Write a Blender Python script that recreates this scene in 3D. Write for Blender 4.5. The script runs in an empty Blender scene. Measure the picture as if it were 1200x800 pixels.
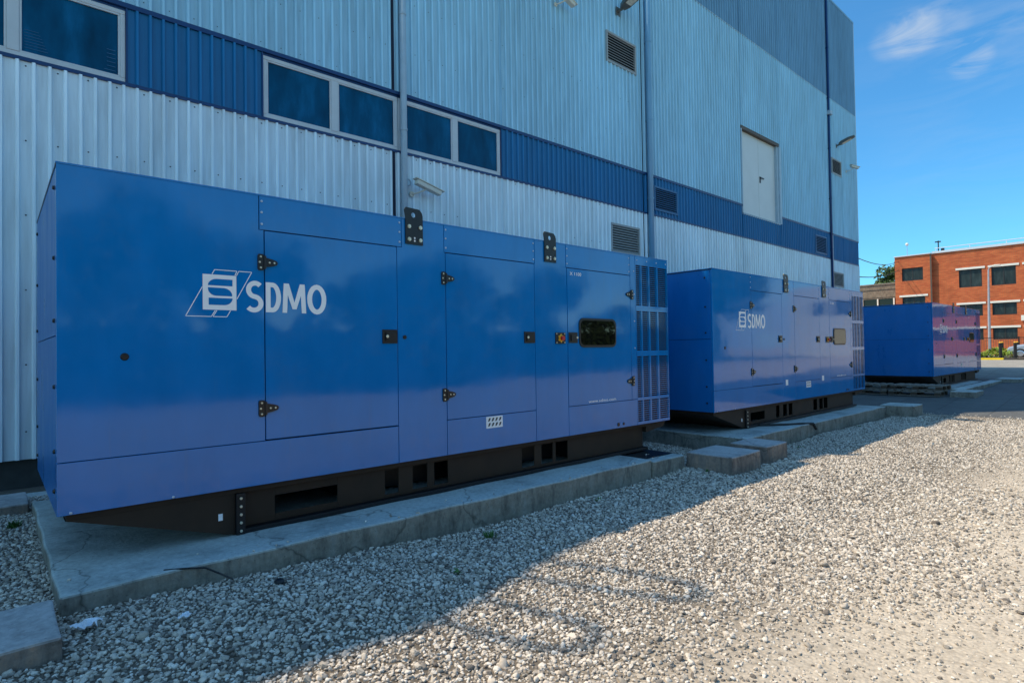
import bpy, math, random
import numpy as np
from mathutils import Vector, Matrix
random.seed(7); rng = np.random.default_rng(7)
SC = bpy.context.scene; COL = SC.collection
R = math.radians
POS = {}          # world position of every parent used by build()

# ------------------------------------------------------------------ materials
def new_mat(name):
    m = bpy.data.materials.new(name); m.use_nodes = True
    nt = m.node_tree; b = nt.nodes['Principled BSDF']
    return m, nt, b
def nd(nt, t, **kw):
    n = nt.nodes.new(t)
    for k, v in kw.items():
        if k in n.inputs.keys(): n.inputs[k].default_value = v
        else: setattr(n, k, v)
    return n
def noise(nt, scale, detail=4, rough=.55, coords='Object', stretch=None):
    tc = nd(nt, 'ShaderNodeTexCoord')
    n = nd(nt, 'ShaderNodeTexNoise'); n.inputs['Scale'].default_value = scale
    n.inputs['Detail'].default_value = detail; n.inputs['Roughness'].default_value = rough
    if stretch:
        mp = nd(nt, 'ShaderNodeMapping'); mp.inputs['Scale'].default_value = stretch
        nt.links.new(tc.outputs[coords], mp.inputs[0]); nt.links.new(mp.outputs[0], n.inputs['Vector'])
    else: nt.links.new(tc.outputs[coords], n.inputs['Vector'])
    return n
def ramp(nt, src, stops):
    r = nd(nt, 'ShaderNodeValToRGB'); e = r.color_ramp.elements
    while len(e) < len(stops): e.new(.5)
    for i, (p, c) in enumerate(stops):
        e[i].position = p; e[i].color = (c[0], c[1], c[2], 1) if len(c) == 3 else c
    nt.links.new(src, r.inputs[0]); return r
def g3(v): return (v, v, v)
def mix(nt, a, b, fac, mode='MULTIPLY'):
    m = nd(nt, 'ShaderNodeMix', data_type='RGBA', blend_type=mode)
    for s, v in ((0, fac), (6, a), (7, b)):
        if isinstance(v, (int, float)): m.inputs[s].default_value = v
        elif isinstance(v, tuple): m.inputs[s].default_value = (*v[:3], 1)
        else: nt.links.new(v, m.inputs[s])
    return m.outputs[2]
def bump(nt, b, src, strength, dist):
    bp = nd(nt, 'ShaderNodeBump'); bp.inputs['Strength'].default_value = strength; bp.inputs['Distance'].default_value = dist
    nt.links.new(src, bp.inputs['Height']); nt.links.new(bp.outputs[0], b.inputs['Normal']); return bp
def simple(name, col, rough=.5, metal=0, var=.15, scale=6, bmp=0, spec=.5, emis=None, coat=0):
    m, nt, b = new_mat(name)
    b.inputs['Roughness'].default_value = rough; b.inputs['Metallic'].default_value = metal
    b.inputs['Specular IOR Level'].default_value = spec; b.inputs['Coat Weight'].default_value = coat
    n = noise(nt, scale)
    r = ramp(nt, n.outputs['Fac'], [(.25, tuple(c*(1-var) for c in col)), (.75, tuple(min(1, c*(1+var)) for c in col))])
    nt.links.new(r.outputs[0], b.inputs['Base Color'])
    if bmp: bump(nt, b, n.outputs['Fac'], bmp, .01)
    return m
M = {}
def paint(name, col, rough, wav, dist, dirt=.35):
    m, nt, b = new_mat(name)
    b.inputs['Roughness'].default_value = rough; b.inputs['IOR'].default_value = 1.5; b.inputs['Specular IOR Level'].default_value = .5
    n = noise(nt, 1.1, 3, .5); n2 = noise(nt, 60, 2, .5); n3 = noise(nt, 3.5, 6, .65, stretch=(1, 1, .35))
    c = ramp(nt, n3.outputs['Fac'], [(.3, tuple(x*(1-dirt*.25) for x in col)), (.7, tuple(x*(1+dirt*.2)+.002 for x in col))])
    n5 = noise(nt, 7, 6, .65, stretch=(2.2, 2.2, .12)); n6 = noise(nt, 2.2, 7, .7)
    st = ramp(nt, n5.outputs['Fac'], [(.60, g3(0)), (.80, g3(.22))]); spk = ramp(nt, n6.outputs['Fac'], [(.52, g3(0)), (.8, g3(.16))])
    tcx = nd(nt, 'ShaderNodeTexCoord'); sxx = nd(nt, 'ShaderNodeSeparateXYZ'); nt.links.new(tcx.outputs['Object'], sxx.inputs[0])
    low = nd(nt, 'ShaderNodeMapRange'); low.inputs[1].default_value = 1.3; low.inputs[2].default_value = .35; low.inputs[3].default_value = 0; low.inputs[4].default_value = .05; nt.links.new(sxx.outputs[2], low.inputs[0])
    o = mix(nt, c.outputs[0], (.10, .16, .22), st.outputs[0], 'MIX'); o = mix(nt, o, (.14, .17, .18), spk.outputs[0], 'MIX'); o = mix(nt, o, (.10, .30, .36), low.outputs[0], 'MIX')
    nt.links.new(o, b.inputs['Base Color'])
    r = ramp(nt, n3.outputs['Fac'], [(.3, g3(rough*.8)), (.75, g3(rough*1.5))]); nt.links.new(r.outputs[0], b.inputs['Roughness'])
    b1 = nd(nt, 'ShaderNodeBump'); b1.inputs['Strength'].default_value = wav; b1.inputs['Distance'].default_value = dist
    nt.links.new(n.outputs['Fac'], b1.inputs['Height'])
    b2 = nd(nt, 'ShaderNodeBump'); b2.inputs['Strength'].default_value = .02; b2.inputs['Distance'].default_value = .001
    nt.links.new(n2.outputs['Fac'], b2.inputs['Height']); nt.links.new(b1.outputs[0], b2.inputs['Normal'])
    nt.links.new(b2.outputs[0], b.inputs['Normal'])
    return m
BLUE = (.0, .175, .51)
M['blue'] = paint('blue_gloss_paint', BLUE, .06, .5, .007)
M['blue_end'] = paint('blue_satin_paint', (.0, .14, .46), .3, .1, .004)
M['seam'] = simple('dark_seam', (.0, .006, .03), .7)  # near-black blue of the core and the joints
M['decal'] = simple('white_decal', (.86, .88, .92), .35, var=.04)
M['decal_blue'] = paint('blue_decal', BLUE, .12, .3, .006)
M['black'] = simple('black_powdercoat', (.008, .008, .011), .35, bmp=.1)
M['skid'] = simple('black_brown_steel', (.028, .014, .006), .7, var=.35, scale=5, bmp=.1)
M['skid2'] = simple('black_steel', (.005, .006, .009), .5, var=.3, bmp=.1)
M['void'] = simple('dark_interior', (.004, .004, .005), .9)
M['zinc'] = simple('zinc_bolt', (.75, .70, .55), .35, metal=.6)
M['rivet'] = simple('steel_rivet', (.45, .55, .68), .35, metal=.5)
M['red'] = simple('red_button', (.55, .02, .03), .4)
M['yellow'] = simple('yellow_plastic', (.85, .42, .02), .45)
M['rubber'] = simple('rubber', (.015, .015, .015), .7)
M['ink'] = simple('black_ink', (.01, .01, .02), .6)

def glass(name, col, rough=.03, spec=.5):
    m, nt, b = new_mat(name)
    b.inputs['Base Color'].default_value = (*col, 1); b.inputs['Roughness'].default_value = rough
    b.inputs['Specular IOR Level'].default_value = spec
    n = noise(nt, 1.3, 2); bump(nt, b, n.outputs['Fac'], .25, .01)
    q = noise(nt, 2.2, 5, .6, stretch=(1.6, 1.6, .5)); w = ramp(nt, q.outputs['Fac'], [(.3, tuple(x*.55 for x in col)), (.55, col), (.75, tuple(min(1, x*1.7+.004) for x in col))]); nt.links.new(w.outputs[0], b.inputs['Base Color'])
    return m
M['glass'] = glass('tinted_window_glass', (.0, .075, .17), spec=.12)
M['glass_dark'] = glass('dark_glass', (.004, .005, .005), .02, .35)
M['glass_brick'] = glass('office_glass', (.03, .045, .045), .05)

def cladding(name, col, rough):
    m, nt, b = new_mat(name)
    n = noise(nt, .8, 5, .6, stretch=(1, 1, .25)); n2 = noise(nt, 14, 4, .6, stretch=(1, 1, .08))
    c = ramp(nt, n.outputs['Fac'], [(.3, tuple(x*.88 for x in col)), (.7, tuple(x*1.08 for x in col))])
    d = ramp(nt, n2.outputs['Fac'], [(.3, g3(.78)), (.6, g3(1.0))])
    # lighter crests, darker pans: light on the ribs painted into the colour
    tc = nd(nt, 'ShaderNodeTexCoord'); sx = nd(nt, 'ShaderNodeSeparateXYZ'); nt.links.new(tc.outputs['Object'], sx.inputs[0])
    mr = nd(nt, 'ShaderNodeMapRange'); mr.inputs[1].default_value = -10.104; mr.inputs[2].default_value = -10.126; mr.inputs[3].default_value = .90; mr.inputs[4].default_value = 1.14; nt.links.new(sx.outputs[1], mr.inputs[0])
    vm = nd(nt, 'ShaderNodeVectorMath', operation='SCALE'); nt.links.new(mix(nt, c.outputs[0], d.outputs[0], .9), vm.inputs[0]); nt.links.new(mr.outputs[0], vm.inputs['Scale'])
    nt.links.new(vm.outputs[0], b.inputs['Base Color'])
    b.inputs['Roughness'].default_value = rough
    bump(nt, b, n.outputs['Fac'], .15, .01)
    return m
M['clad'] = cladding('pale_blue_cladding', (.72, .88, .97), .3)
M['clad_hi'] = cladding('reflection_toned_cladding', (.35, .64, .82), .32)  # same cladding higher up, its reflection gradient painted in as a deeper colour
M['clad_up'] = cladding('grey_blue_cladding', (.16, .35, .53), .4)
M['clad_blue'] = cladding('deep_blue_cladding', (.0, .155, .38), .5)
M['flash_blue'] = simple('deep_blue_flashing', (.0, .035, .14), .4)
M['pvc'] = simple('grey_white_window_frame', (.52, .58, .62), .4, var=.06)
M['trim'] = simple('pale_trim', (.34, .46, .55), .4, var=.08)
M['louvre'] = simple('grey_louvre', (.30, .33, .34), .45, var=.1)
M['louvre_blue'] = simple('blue_louvre', (.02, .12, .27), .45)
M['door_white'] = simple('cream_door', (.62, .66, .66), .4, var=.05, scale=1.5)
M['brown'] = simple('brown_step_shade', (.10, .075, .055), .6)
M['screw'] = simple('grey_screw', (.06, .09, .13), .5)
M['cctv'] = simple('camera_housing', (.60, .60, .52), .4, var=.08)
M['lamp_body'] = simple('lamp_housing', (.10, .11, .10), .45)
M['lamp_glass'] = simple('lamp_lens', (.55, .58, .50), .15, var=.3, scale=12)

def concrete(name, col, stain=.5, rust=0):
    m, nt, b = new_mat(name)
    n = noise(nt, 2.2, 8, .65); n2 = noise(nt, 28, 6, .6); n3 = noise(nt, 9, 5, .7, stretch=(1, 1, .3))
    c = ramp(nt, n.outputs['Fac'], [(.28, tuple(x*(1-stain) for x in col)), (.5, col), (.75, tuple(x*1.15 for x in col))])
    d = ramp(nt, n2.outputs['Fac'], [(.3, g3(.7)), (.62, g3(1.05))])
    o = mix(nt, c.outputs[0], d.outputs[0], .8)
    tcq = nd(nt, 'ShaderNodeTexCoord'); nq = noise(nt, 1.7, 4); vq = nd(nt, 'ShaderNodeTexVoronoi', feature='DISTANCE_TO_EDGE'); vq.inputs['Scale'].default_value = .55
    aq = nd(nt, 'ShaderNodeVectorMath', operation='MULTIPLY_ADD'); nt.links.new(nq.outputs['Color'], aq.inputs[0]); aq.inputs[1].default_value = (.6, .6, .6); nt.links.new(tcq.outputs['Object'], aq.inputs[2]); nt.links.new(aq.outputs[0], vq.inputs['Vector'])
    cq = ramp(nt, vq.outputs['Distance'], [(.0, g3(.35)), (.006, g3(1))]); o = mix(nt, o, cq.outputs[0], .8)
    vp = nd(nt, 'ShaderNodeTexVoronoi'); vp.inputs['Scale'].default_value = 30; nt.links.new(tcq.outputs['Object'], vp.inputs['Vector']); pq = ramp(nt, vp.outputs['Distance'], [(.10, g3(.45)), (.2, g3(1))]); o = mix(nt, o, pq.outputs[0], .55)
    # side faces are grimier and browner than the tops
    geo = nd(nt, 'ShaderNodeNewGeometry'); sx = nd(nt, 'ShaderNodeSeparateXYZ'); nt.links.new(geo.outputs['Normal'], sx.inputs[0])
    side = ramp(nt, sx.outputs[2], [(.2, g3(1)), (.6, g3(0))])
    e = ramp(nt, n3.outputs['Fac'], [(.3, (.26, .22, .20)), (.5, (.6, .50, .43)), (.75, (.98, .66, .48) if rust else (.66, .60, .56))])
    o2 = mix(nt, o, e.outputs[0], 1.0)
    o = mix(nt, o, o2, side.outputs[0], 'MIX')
    nt.links.new(o, b.inputs['Base Color']); b.inputs['Roughness'].default_value = .85
    bump(nt, b, n2.outputs['Fac'], .5, .012)
    return m
M['conc'] = concrete('weathered_concrete', (.48, .54, .53), .5)
M['conc_blk'] = concrete('concrete_block', (.46, .46, .46), .4, rust=1)
M['conc_bldg'] = concrete('grey_render', (.42, .40, .34), .35)
M['plinth'] = simple('plinth_concrete', (.05, .055, .055), .9, var=.3)
M['pad_stain'] = simple('wet_black_stain', (.018, .022, .026), .35, var=.4)
M['asphalt'] = None
def asphalt():
    m, nt, b = new_mat('asphalt')
    n = noise(nt, .35, 6, .6); n2 = noise(nt, 90, 3, .6); n3 = noise(nt, 2.5, 7, .7)
    c = ramp(nt, n.outputs['Fac'], [(.3, (.085, .092, .095)), (.7, (.135, .14, .14))])
    d = ramp(nt, n2.outputs['Fac'], [(.3, g3(.6)), (.65, g3(1.25))]); e = ramp(nt, n3.outputs['Fac'], [(.35, g3(.75)), (.6, g3(1.05))])
    # pale worn concrete road beyond x = 31
    tc = nd(nt, 'ShaderNodeTexCoord'); sx = nd(nt, 'ShaderNodeSeparateXYZ'); nt.links.new(tc.outputs['Object'], sx.inputs[0])
    far = ramp(nt, sx.outputs[0], [(0, g3(0)), (1, g3(1))])
    mr = nd(nt, 'ShaderNodeMapRange'); mr.inputs[1].default_value = 27; mr.inputs[2].default_value = 32
    nt.links.new(sx.outputs[0], mr.inputs[0])
    base = mix(nt, c.outputs[0], (.36, .34, .30), mr.outputs[0], 'MIX')
    o = mix(nt, mix(nt, base, d.outputs[0], .6), e.outputs[0], 1.)
    # paving joints
    w = nd(nt, 'ShaderNodeTexBrick'); w.inputs['Scale'].default_value = 1; w.inputs['Mortar Size'].default_value = .012
    w.inputs['Brick Width'].default_value = 3; w.inputs['Row Height'].default_value = 1.0; w.offset = .0
    w.inputs['Color1'].default_value = (1, 1, 1, 1); w.inputs['Color2'].default_value = (.86, .86, .86, 1); w.inputs['Mortar'].default_value = (.5, .5, .5, 1)
    nt.links.new(tc.outputs['Object'], w.inputs['Vector'])
    o = mix(nt, o, w.outputs[0], .7)
    nt.links.new(o, b.inputs['Base Color']); b.inputs['Roughness'].default_value = .85
    bump(nt, b, n2.outputs['Fac'], .4, .006)
    return m
M['asphalt'] = asphalt()
def dirt():
    m, nt, b = new_mat('sandy_gravel')
    tc = nd(nt, 'ShaderNodeTexCoord')
    v = nd(nt, 'ShaderNodeTexVoronoi'); v.inputs['Scale'].default_value = 42; nt.links.new(tc.outputs['Object'], v.inputs['Vector'])
    v2 = nd(nt, 'ShaderNodeTexVoronoi'); v2.inputs['Scale'].default_value = 110; nt.links.new(tc.outputs['Object'], v2.inputs['Vector'])
    n = noise(nt, .9, 6, .6); n2 = noise(nt, 25, 6, .7)
    c = ramp(nt, n.outputs['Fac'], [(.3, (.54, .47, .375)), (.7, (.66, .58, .475))])
    d = ramp(nt, v.outputs['Distance'], [(.0, g3(1.08)), (.45, g3(.95)), (.75, g3(.62))])
    e = ramp(nt, n2.outputs['Fac'], [(.3, g3(.72)), (.6, g3(1.05))])
    o = mix(nt, mix(nt, c.outputs[0], d.outputs[0], .6), e.outputs[0], .8)
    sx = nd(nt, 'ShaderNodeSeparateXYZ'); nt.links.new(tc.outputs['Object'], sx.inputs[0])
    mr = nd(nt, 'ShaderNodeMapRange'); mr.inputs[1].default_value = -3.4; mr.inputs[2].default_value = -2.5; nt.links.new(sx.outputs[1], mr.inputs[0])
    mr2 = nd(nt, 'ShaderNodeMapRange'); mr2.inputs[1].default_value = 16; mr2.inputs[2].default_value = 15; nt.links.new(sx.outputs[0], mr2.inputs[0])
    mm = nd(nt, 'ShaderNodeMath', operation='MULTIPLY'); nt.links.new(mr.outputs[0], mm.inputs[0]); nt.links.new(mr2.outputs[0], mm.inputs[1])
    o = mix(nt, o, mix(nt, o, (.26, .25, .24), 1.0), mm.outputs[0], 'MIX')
    nt.links.new(o, b.inputs['Base Color']); b.inputs['Roughness'].default_value = .95
    b1 = nd(nt, 'ShaderNodeBump', invert=True); b1.inputs['Strength'].default_value = .6; b1.inputs['Distance'].default_value = .008
    nt.links.new(v.outputs['Distance'], b1.inputs['Height'])
    b2 = nd(nt, 'ShaderNodeBump'); b2.inputs['Strength'].default_value = .7; b2.inputs['Distance'].default_value = .006
    nt.links.new(n2.outputs['Fac'], b2.inputs['Height']); nt.links.new(b1.outputs[0], b2.inputs['Normal']); nt.links.new(b2.outputs[0], b.inputs['Normal'])
    return m
M['dirt'] = dirt()
def stone():
    m, nt, b = new_mat('crushed_stone')
    oi = nd(nt, 'ShaderNodeObjectInfo')
    c = ramp(nt, oi.outputs['Random'], [(0, (.15, .13, .115)), (.18, (.34, .305, .26)), (.5, (.57, .505, .425)), (.85, (.74, .67, .58)), (1, (.84, .80, .73))])
    tc = nd(nt, 'ShaderNodeTexCoord')
    n = nd(nt, 'ShaderNodeTexNoise'); n.inputs['Scale'].default_value = 2.0; n.inputs['Detail'].default_value = 5
    nt.links.new(tc.outputs['Object'], n.inputs['Vector'])
    d = ramp(nt, n.outputs['Fac'], [(.3, g3(.78)), (.65, g3(1.05))])
    nt.links.new(mix(nt, c.outputs[0], d.outputs[0], .8), b.inputs['Base Color'])
    b.inputs['Roughness'].default_value = .85
    return m
M['stone'] = stone()
def brick():
    m, nt, b = new_mat('orange_brick')
    tc = nd(nt, 'ShaderNodeTexCoord'); mp = nd(nt, 'ShaderNodeMapping'); mp.inputs['Rotation'].default_value = (R(90), 0, R(90))
    sx = nd(nt, 'ShaderNodeSeparateXYZ'); cx = nd(nt, 'ShaderNodeCombineXYZ'); nt.links.new(tc.outputs['Object'], sx.inputs[0])
    ad = nd(nt, 'ShaderNodeMath', operation='ADD'); nt.links.new(sx.outputs[0], ad.inputs[0]); nt.links.new(sx.outputs[1], ad.inputs[1])
    nt.links.new(ad.outputs[0], cx.inputs[0]); nt.links.new(sx.outputs[2], cx.inputs[1])
    w = nd(nt, 'ShaderNodeTexBrick'); w.inputs['Scale'].default_value = 1; w.inputs['Brick Width'].default_value = .26; w.inputs['Row Height'].default_value = .09
    w.inputs['Mortar Size'].default_value = .008; w.inputs['Color1'].default_value = (.56, .10, .028, 1); w.inputs['Color2'].default_value = (.70, .17, .05, 1)
    w.inputs['Mortar'].default_value = (.34, .17, .10, 1); nt.links.new(cx.outputs[0], w.inputs['Vector'])
    n = noise(nt, .6, 6, .65); c = ramp(nt, n.outputs['Fac'], [(.3, g3(.78)), (.7, g3(1.1))])
    n2 = noise(nt, 3, 5, .7, stretch=(1, .25, 3)); c2 = ramp(nt, n2.outputs['Fac'], [(.35, g3(.7)), (.6, g3(1.05))])
    nt.links.new(mix(nt, mix(nt, w.outputs[0], c.outputs[0], 1.), c2.outputs[0], .9), b.inputs['Base Color'])
    b.inputs['Roughness'].default_value = .9
    return m
M['brick'] = brick()
M['lintel'] = simple('white_lintel', (.80, .79, .72), .7, var=.05)
M['wframe'] = simple('dark_window_frame', (.02, .02, .02), .5)
M['coping'] = simple('pale_metal_coping', (.62, .68, .74), .4, var=.05)
M['galv'] = simple('galvanised_pole', (.42, .42, .46), .45, metal=.2)
M['wood'] = simple('grey_weathered_wood', (.20, .18, .155), .85, var=.35, scale=9, bmp=.3)
M['bark'] = simple('bark', (.07, .05, .035), .9, var=.3, bmp=.5)
M['yellow_kerb'] = simple('yellow_kerb_paint', (.85, .62, .02), .7, var=.12)
M['dark_kerb'] = simple('dark_kerb', (.05, .045, .04), .8)
M['bollard'] = simple('black_bollard', (.012, .010, .010), .5)
M['car'] = simple('silver_blue_car_paint', (.36, .42, .50), .2, metal=.3, coat=.6, var=.05)
M['car_trim'] = simple('car_trim', (.02, .02, .025), .5)
M['chrome'] = simple('chrome', (.85, .85, .88), .12, metal=.9)
M['paper'] = simple('white_paper', (.78, .82, .88), .8, var=.12, scale=30)
def leafmat(name, a, bcol):
    m, nt, b = new_mat(name)
    tc = noise(nt, 3.0, 4); c = ramp(nt, tc.outputs['Fac'], [(.3, a), (.7, bcol)])
    nt.links.new(c.outputs[0], b.inputs['Base Color']); b.inputs['Roughness'].default_value = .6
    b.inputs['Transmission Weight'].default_value = 0; b.inputs['Subsurface Weight'].default_value = 0
    return m
M['leaf'] = leafmat('tree_leaf', (.03, .065, .018), (.09, .15, .035))
M['leaf_hedge'] = leafmat('hedge_leaf', (.12, .22, .02), (.32, .42, .04))
M['weed'] = leafmat('weed_leaf', (.03, .10, .02), (.08, .2, .04))
M['grass'] = leafmat('grass', (.05, .08, .025), (.10, .13, .04))

# ------------------------------------------------------------------ mesh builder
class MB:
    def __init__(s): s.v = []; s.f = []; s.m = []
    def add(s, vs, fs, m=0):
        o = len(s.v); s.v += [tuple(v) for v in vs]; s.f += [tuple(i+o for i in f) for f in fs]; s.m += [m]*len(fs); return s
    def box(s, x0, x1, y0, y1, z0, z1, m=0):
        vs = [(x, y, z) for z in (z0, z1) for y in (y0, y1) for x in (x0, x1)]
        return s.add(vs, [(0, 2, 3, 1), (4, 5, 7, 6), (0, 1, 5, 4), (2, 6, 7, 3), (0, 4, 6, 2), (1, 3, 7, 5)], m)
    def prism(s, poly, a0, a1, m=0, axis='y'):
        # poly of (u, w): axis y -> (x, z); axis x -> (y, z); axis z -> (x, y)
        def P(u, w, a): return {'y': (u, a, w), 'x': (a, u, w), 'z': (u, w, a)}[axis]
        n = len(poly); vs = [P(u, w, a0) for u, w in poly]+[P(u, w, a1) for u, w in poly]
        ar = sum(poly[i][0]*poly[(i+1) % n][1]-poly[(i+1) % n][0]*poly[i][1] for i in range(n))
        fs = [tuple(range(n)), tuple(range(2*n-1, n-1, -1))]+[(i, i+n, (i+1) % n+n, (i+1) % n) for i in range(n)]
        flip = (ar < 0) != (axis == 'y')
        flip = not flip if axis == 'y' else flip
        if (axis == 'y' and ar < 0) or (axis != 'y' and ar > 0): fs = [tuple(reversed(f)) for f in fs]
        if a1 < a0: fs = [tuple(reversed(f)) for f in fs]
        return s.add(vs, fs, m)
    def cyl(s, p0, p1, r, n=12, r2=None, m=0, caps=True):
        p0 = Vector(p0); p1 = Vector(p1); d = (p1-p0).normalized(); r2 = r if r2 is None else r2
        a = d.orthogonal().normalized(); b = d.cross(a); vs = []
        for p, q in ((p0, r), (p1, r2)):
            for i in range(n):
                t = 2*math.pi*i/n; vs.append(p+a*q*math.cos(t)+b*q*math.sin(t))
        fs = [(i, (i+1) % n, (i+1) % n+n, i+n) for i in range(n)]
        if caps: fs += [tuple(range(n-1, -1, -1)), tuple(range(n, 2*n))]
        return s.add(vs, fs, m)
    def tube(s, pts, r, n=8, m=0):
        pts = [Vector(p) for p in pts]
        for i in range(len(pts)-1): s.cyl(pts[i], pts[i+1], r, n, m=m)
        return s
    def sphere(s, c, r, n=12, m=0, sz=1):
        vs = []; h = n//2
        for i in range(h+1):
            for j in range(n):
                t = math.pi*i/h; p = 2*math.pi*j/n
                vs.append((c[0]+r*math.sin(t)*math.cos(p), c[1]+r*math.sin(t)*math.sin(p), c[2]+r*sz*math.cos(t)))
        fs = [(i*n+j, (i+1)*n+j, (i+1)*n+(j+1) % n, i*n+(j+1) % n) for i in range(h) for j in range(n)]
        return s.add(vs, fs, m)
    def quad(s, a, b, c, d, m=0): return s.add([a, b, c, d], [(0, 1, 2, 3)], m)
    def poly(s, pts, m=0): return s.add(pts, [tuple(range(len(pts)))], m)
    def build(s, name, mats, parent=None, bevel=0, smooth=False, seg=2, **tags):
        off = Vector(POS.get(parent.name, (0, 0, 0))) if parent else Vector((0, 0, 0))
        me = bpy.data.meshes.new(name)
        me.from_pydata([tuple(Vector(v)-off) for v in s.v], [], s.f)
        if not isinstance(mats, (list, tuple)): mats = [mats]
        for m in mats: me.materials.append(M[m] if isinstance(m, str) else m)
        me.polygons.foreach_set('material_index', s.m)
        if smooth: me.polygons.foreach_set('use_smooth', [True]*len(s.f))
        me.update()
        o = bpy.data.objects.new(name, me); COL.objects.link(o)
        if parent: o.parent = parent; POS[o.name] = tuple(off)
        if bevel:
            b = o.modifiers.new('bevel', 'BEVEL'); b.width = bevel; b.segments = seg; b.limit_method = 'ANGLE'; b.angle_limit = R(40)
        for k, v in tags.items(): o[k] = v
        return o
def empty(name, loc, **tags):
    o = bpy.data.objects.new(name, None); COL.objects.link(o); o.location = loc; o.empty_display_size = .2
    POS[o.name] = tuple(loc)
    for k, v in tags.items(): o[k] = v
    return o
KIDS = {}
def copy_tree(o, parent=None):
    c = o.copy(); COL.objects.link(c); c.parent = parent
    for ch in [x for x in list(COL.objects) if x.parent == o]: copy_tree(ch, c)
    return c
def text_mesh(txt, x0, x1, z0, z1, y, offset=0.0):
    cu = bpy.data.curves.new('t', 'FONT'); cu.body = txt; cu.offset = offset; cu.resolution_u = 3
    ob = bpy.data.objects.new('t', cu); COL.objects.link(ob)
    dg = bpy.context.evaluated_depsgraph_get(); dg.update()
    me = bpy.data.meshes.new_from_object(ob.evaluated_get(dg))
    vs = [v.co.copy() for v in me.vertices]; fs = [tuple(p.vertices) for p in me.polygons]
    bpy.data.objects.remove(ob); bpy.data.curves.remove(cu); bpy.data.meshes.remove(me)
    xs = [v.x for v in vs]; ys = [v.y for v in vs]
    sx = (x1-x0)/(max(xs)-min(xs)); sz = (z1-z0)/(max(ys)-min(ys))
    mb = MB(); mb.add([(x0+(v.x-min(xs))*sx, y, z0+(v.y-min(ys))*sz) for v in vs], fs); return mb
def stroke(mb, pts, t, y, m=0, closed=False):
    n = len(pts); L = []; Rr = []
    for i in range(n):
        if closed: a, b = pts[i-1], pts[(i+1) % n]
        else: a, b = pts[max(i-1, 0)], pts[min(i+1, n-1)]
        d = Vector((b[0]-a[0], b[1]-a[1])).normalized(); p = Vector((-d.y, d.x))*t/2
        L.append((pts[i][0]+p.x, y, pts[i][1]+p.y)); Rr.append((pts[i][0]-p.x, y, pts[i][1]-p.y))
    for i in range(n if closed else n-1):
        j = (i+1) % n; mb.quad(Rr[i], Rr[j], L[j], L[i], m)

# ------------------------------------------------------------------ terrain
def sm(a, b, x):
    t = np.clip((x-a)/(b-a), 0, 1); return t*t*(3-2*t)
def hgt(x, y):
    x = np.asarray(x, float); y = np.asarray(y, float)
    z = -.58+.22*sm(15, 20, x)+.05*sm(20, 27, x)+.25*sm(27, 31, x)+.06*sm(31, 45, x)
    z = z+.12*(1-sm(.2, 2.8, x))*(1-sm(-.8, -2.2, y)*0)
    wob = .012*np.sin(x*1.3+y*.7)+.010*np.sin(x*2.9-y*2.1+1)+.008*np.sin(y*4.1+x*.5)
    return z+wob*(1-sm(14, 16, x))
def sheet(name, xs, ys, mat, dz=0, **tags):
    X, Y = np.meshgrid(xs, ys); Z = hgt(X, Y)+dz
    nx = len(xs); v = np.stack([X.ravel(), Y.ravel(), Z.ravel()], 1)
    f = [(j*nx+i, j*nx+i+1, (j+1)*nx+i+1, (j+1)*nx+i) for j in range(len(ys)-1) for i in range(nx-1)]
    mb = MB(); mb.v = [tuple(map(float, p)) for p in v]; mb.f = f; mb.m = [0]*len(f)
    return mb.build(name, mat, smooth=True, **tags)
far = [60, 90, 140, 300, 900]
xs = [-900, -300, -100, -40, -15]+list(np.arange(-8, 50, .25))+far
ys = [-900, -300, -120, -60, -35, -24, -18]+list(np.arange(-14, 8, .25))+[10, 14, 20, 40, 90, 300, 900]
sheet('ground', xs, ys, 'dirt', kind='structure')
sheet('asphalt_yard', list(np.arange(15.45, 47, .35))+[52, 64], list(np.arange(-7, 30, .5)), 'asphalt', .004, kind='structure')
sheet('lawn', [-70, -30, 0, 14, 30, 44, 60], [-60, -40, -28, -19, -16.5], 'grass', .02, kind='structure')

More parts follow.
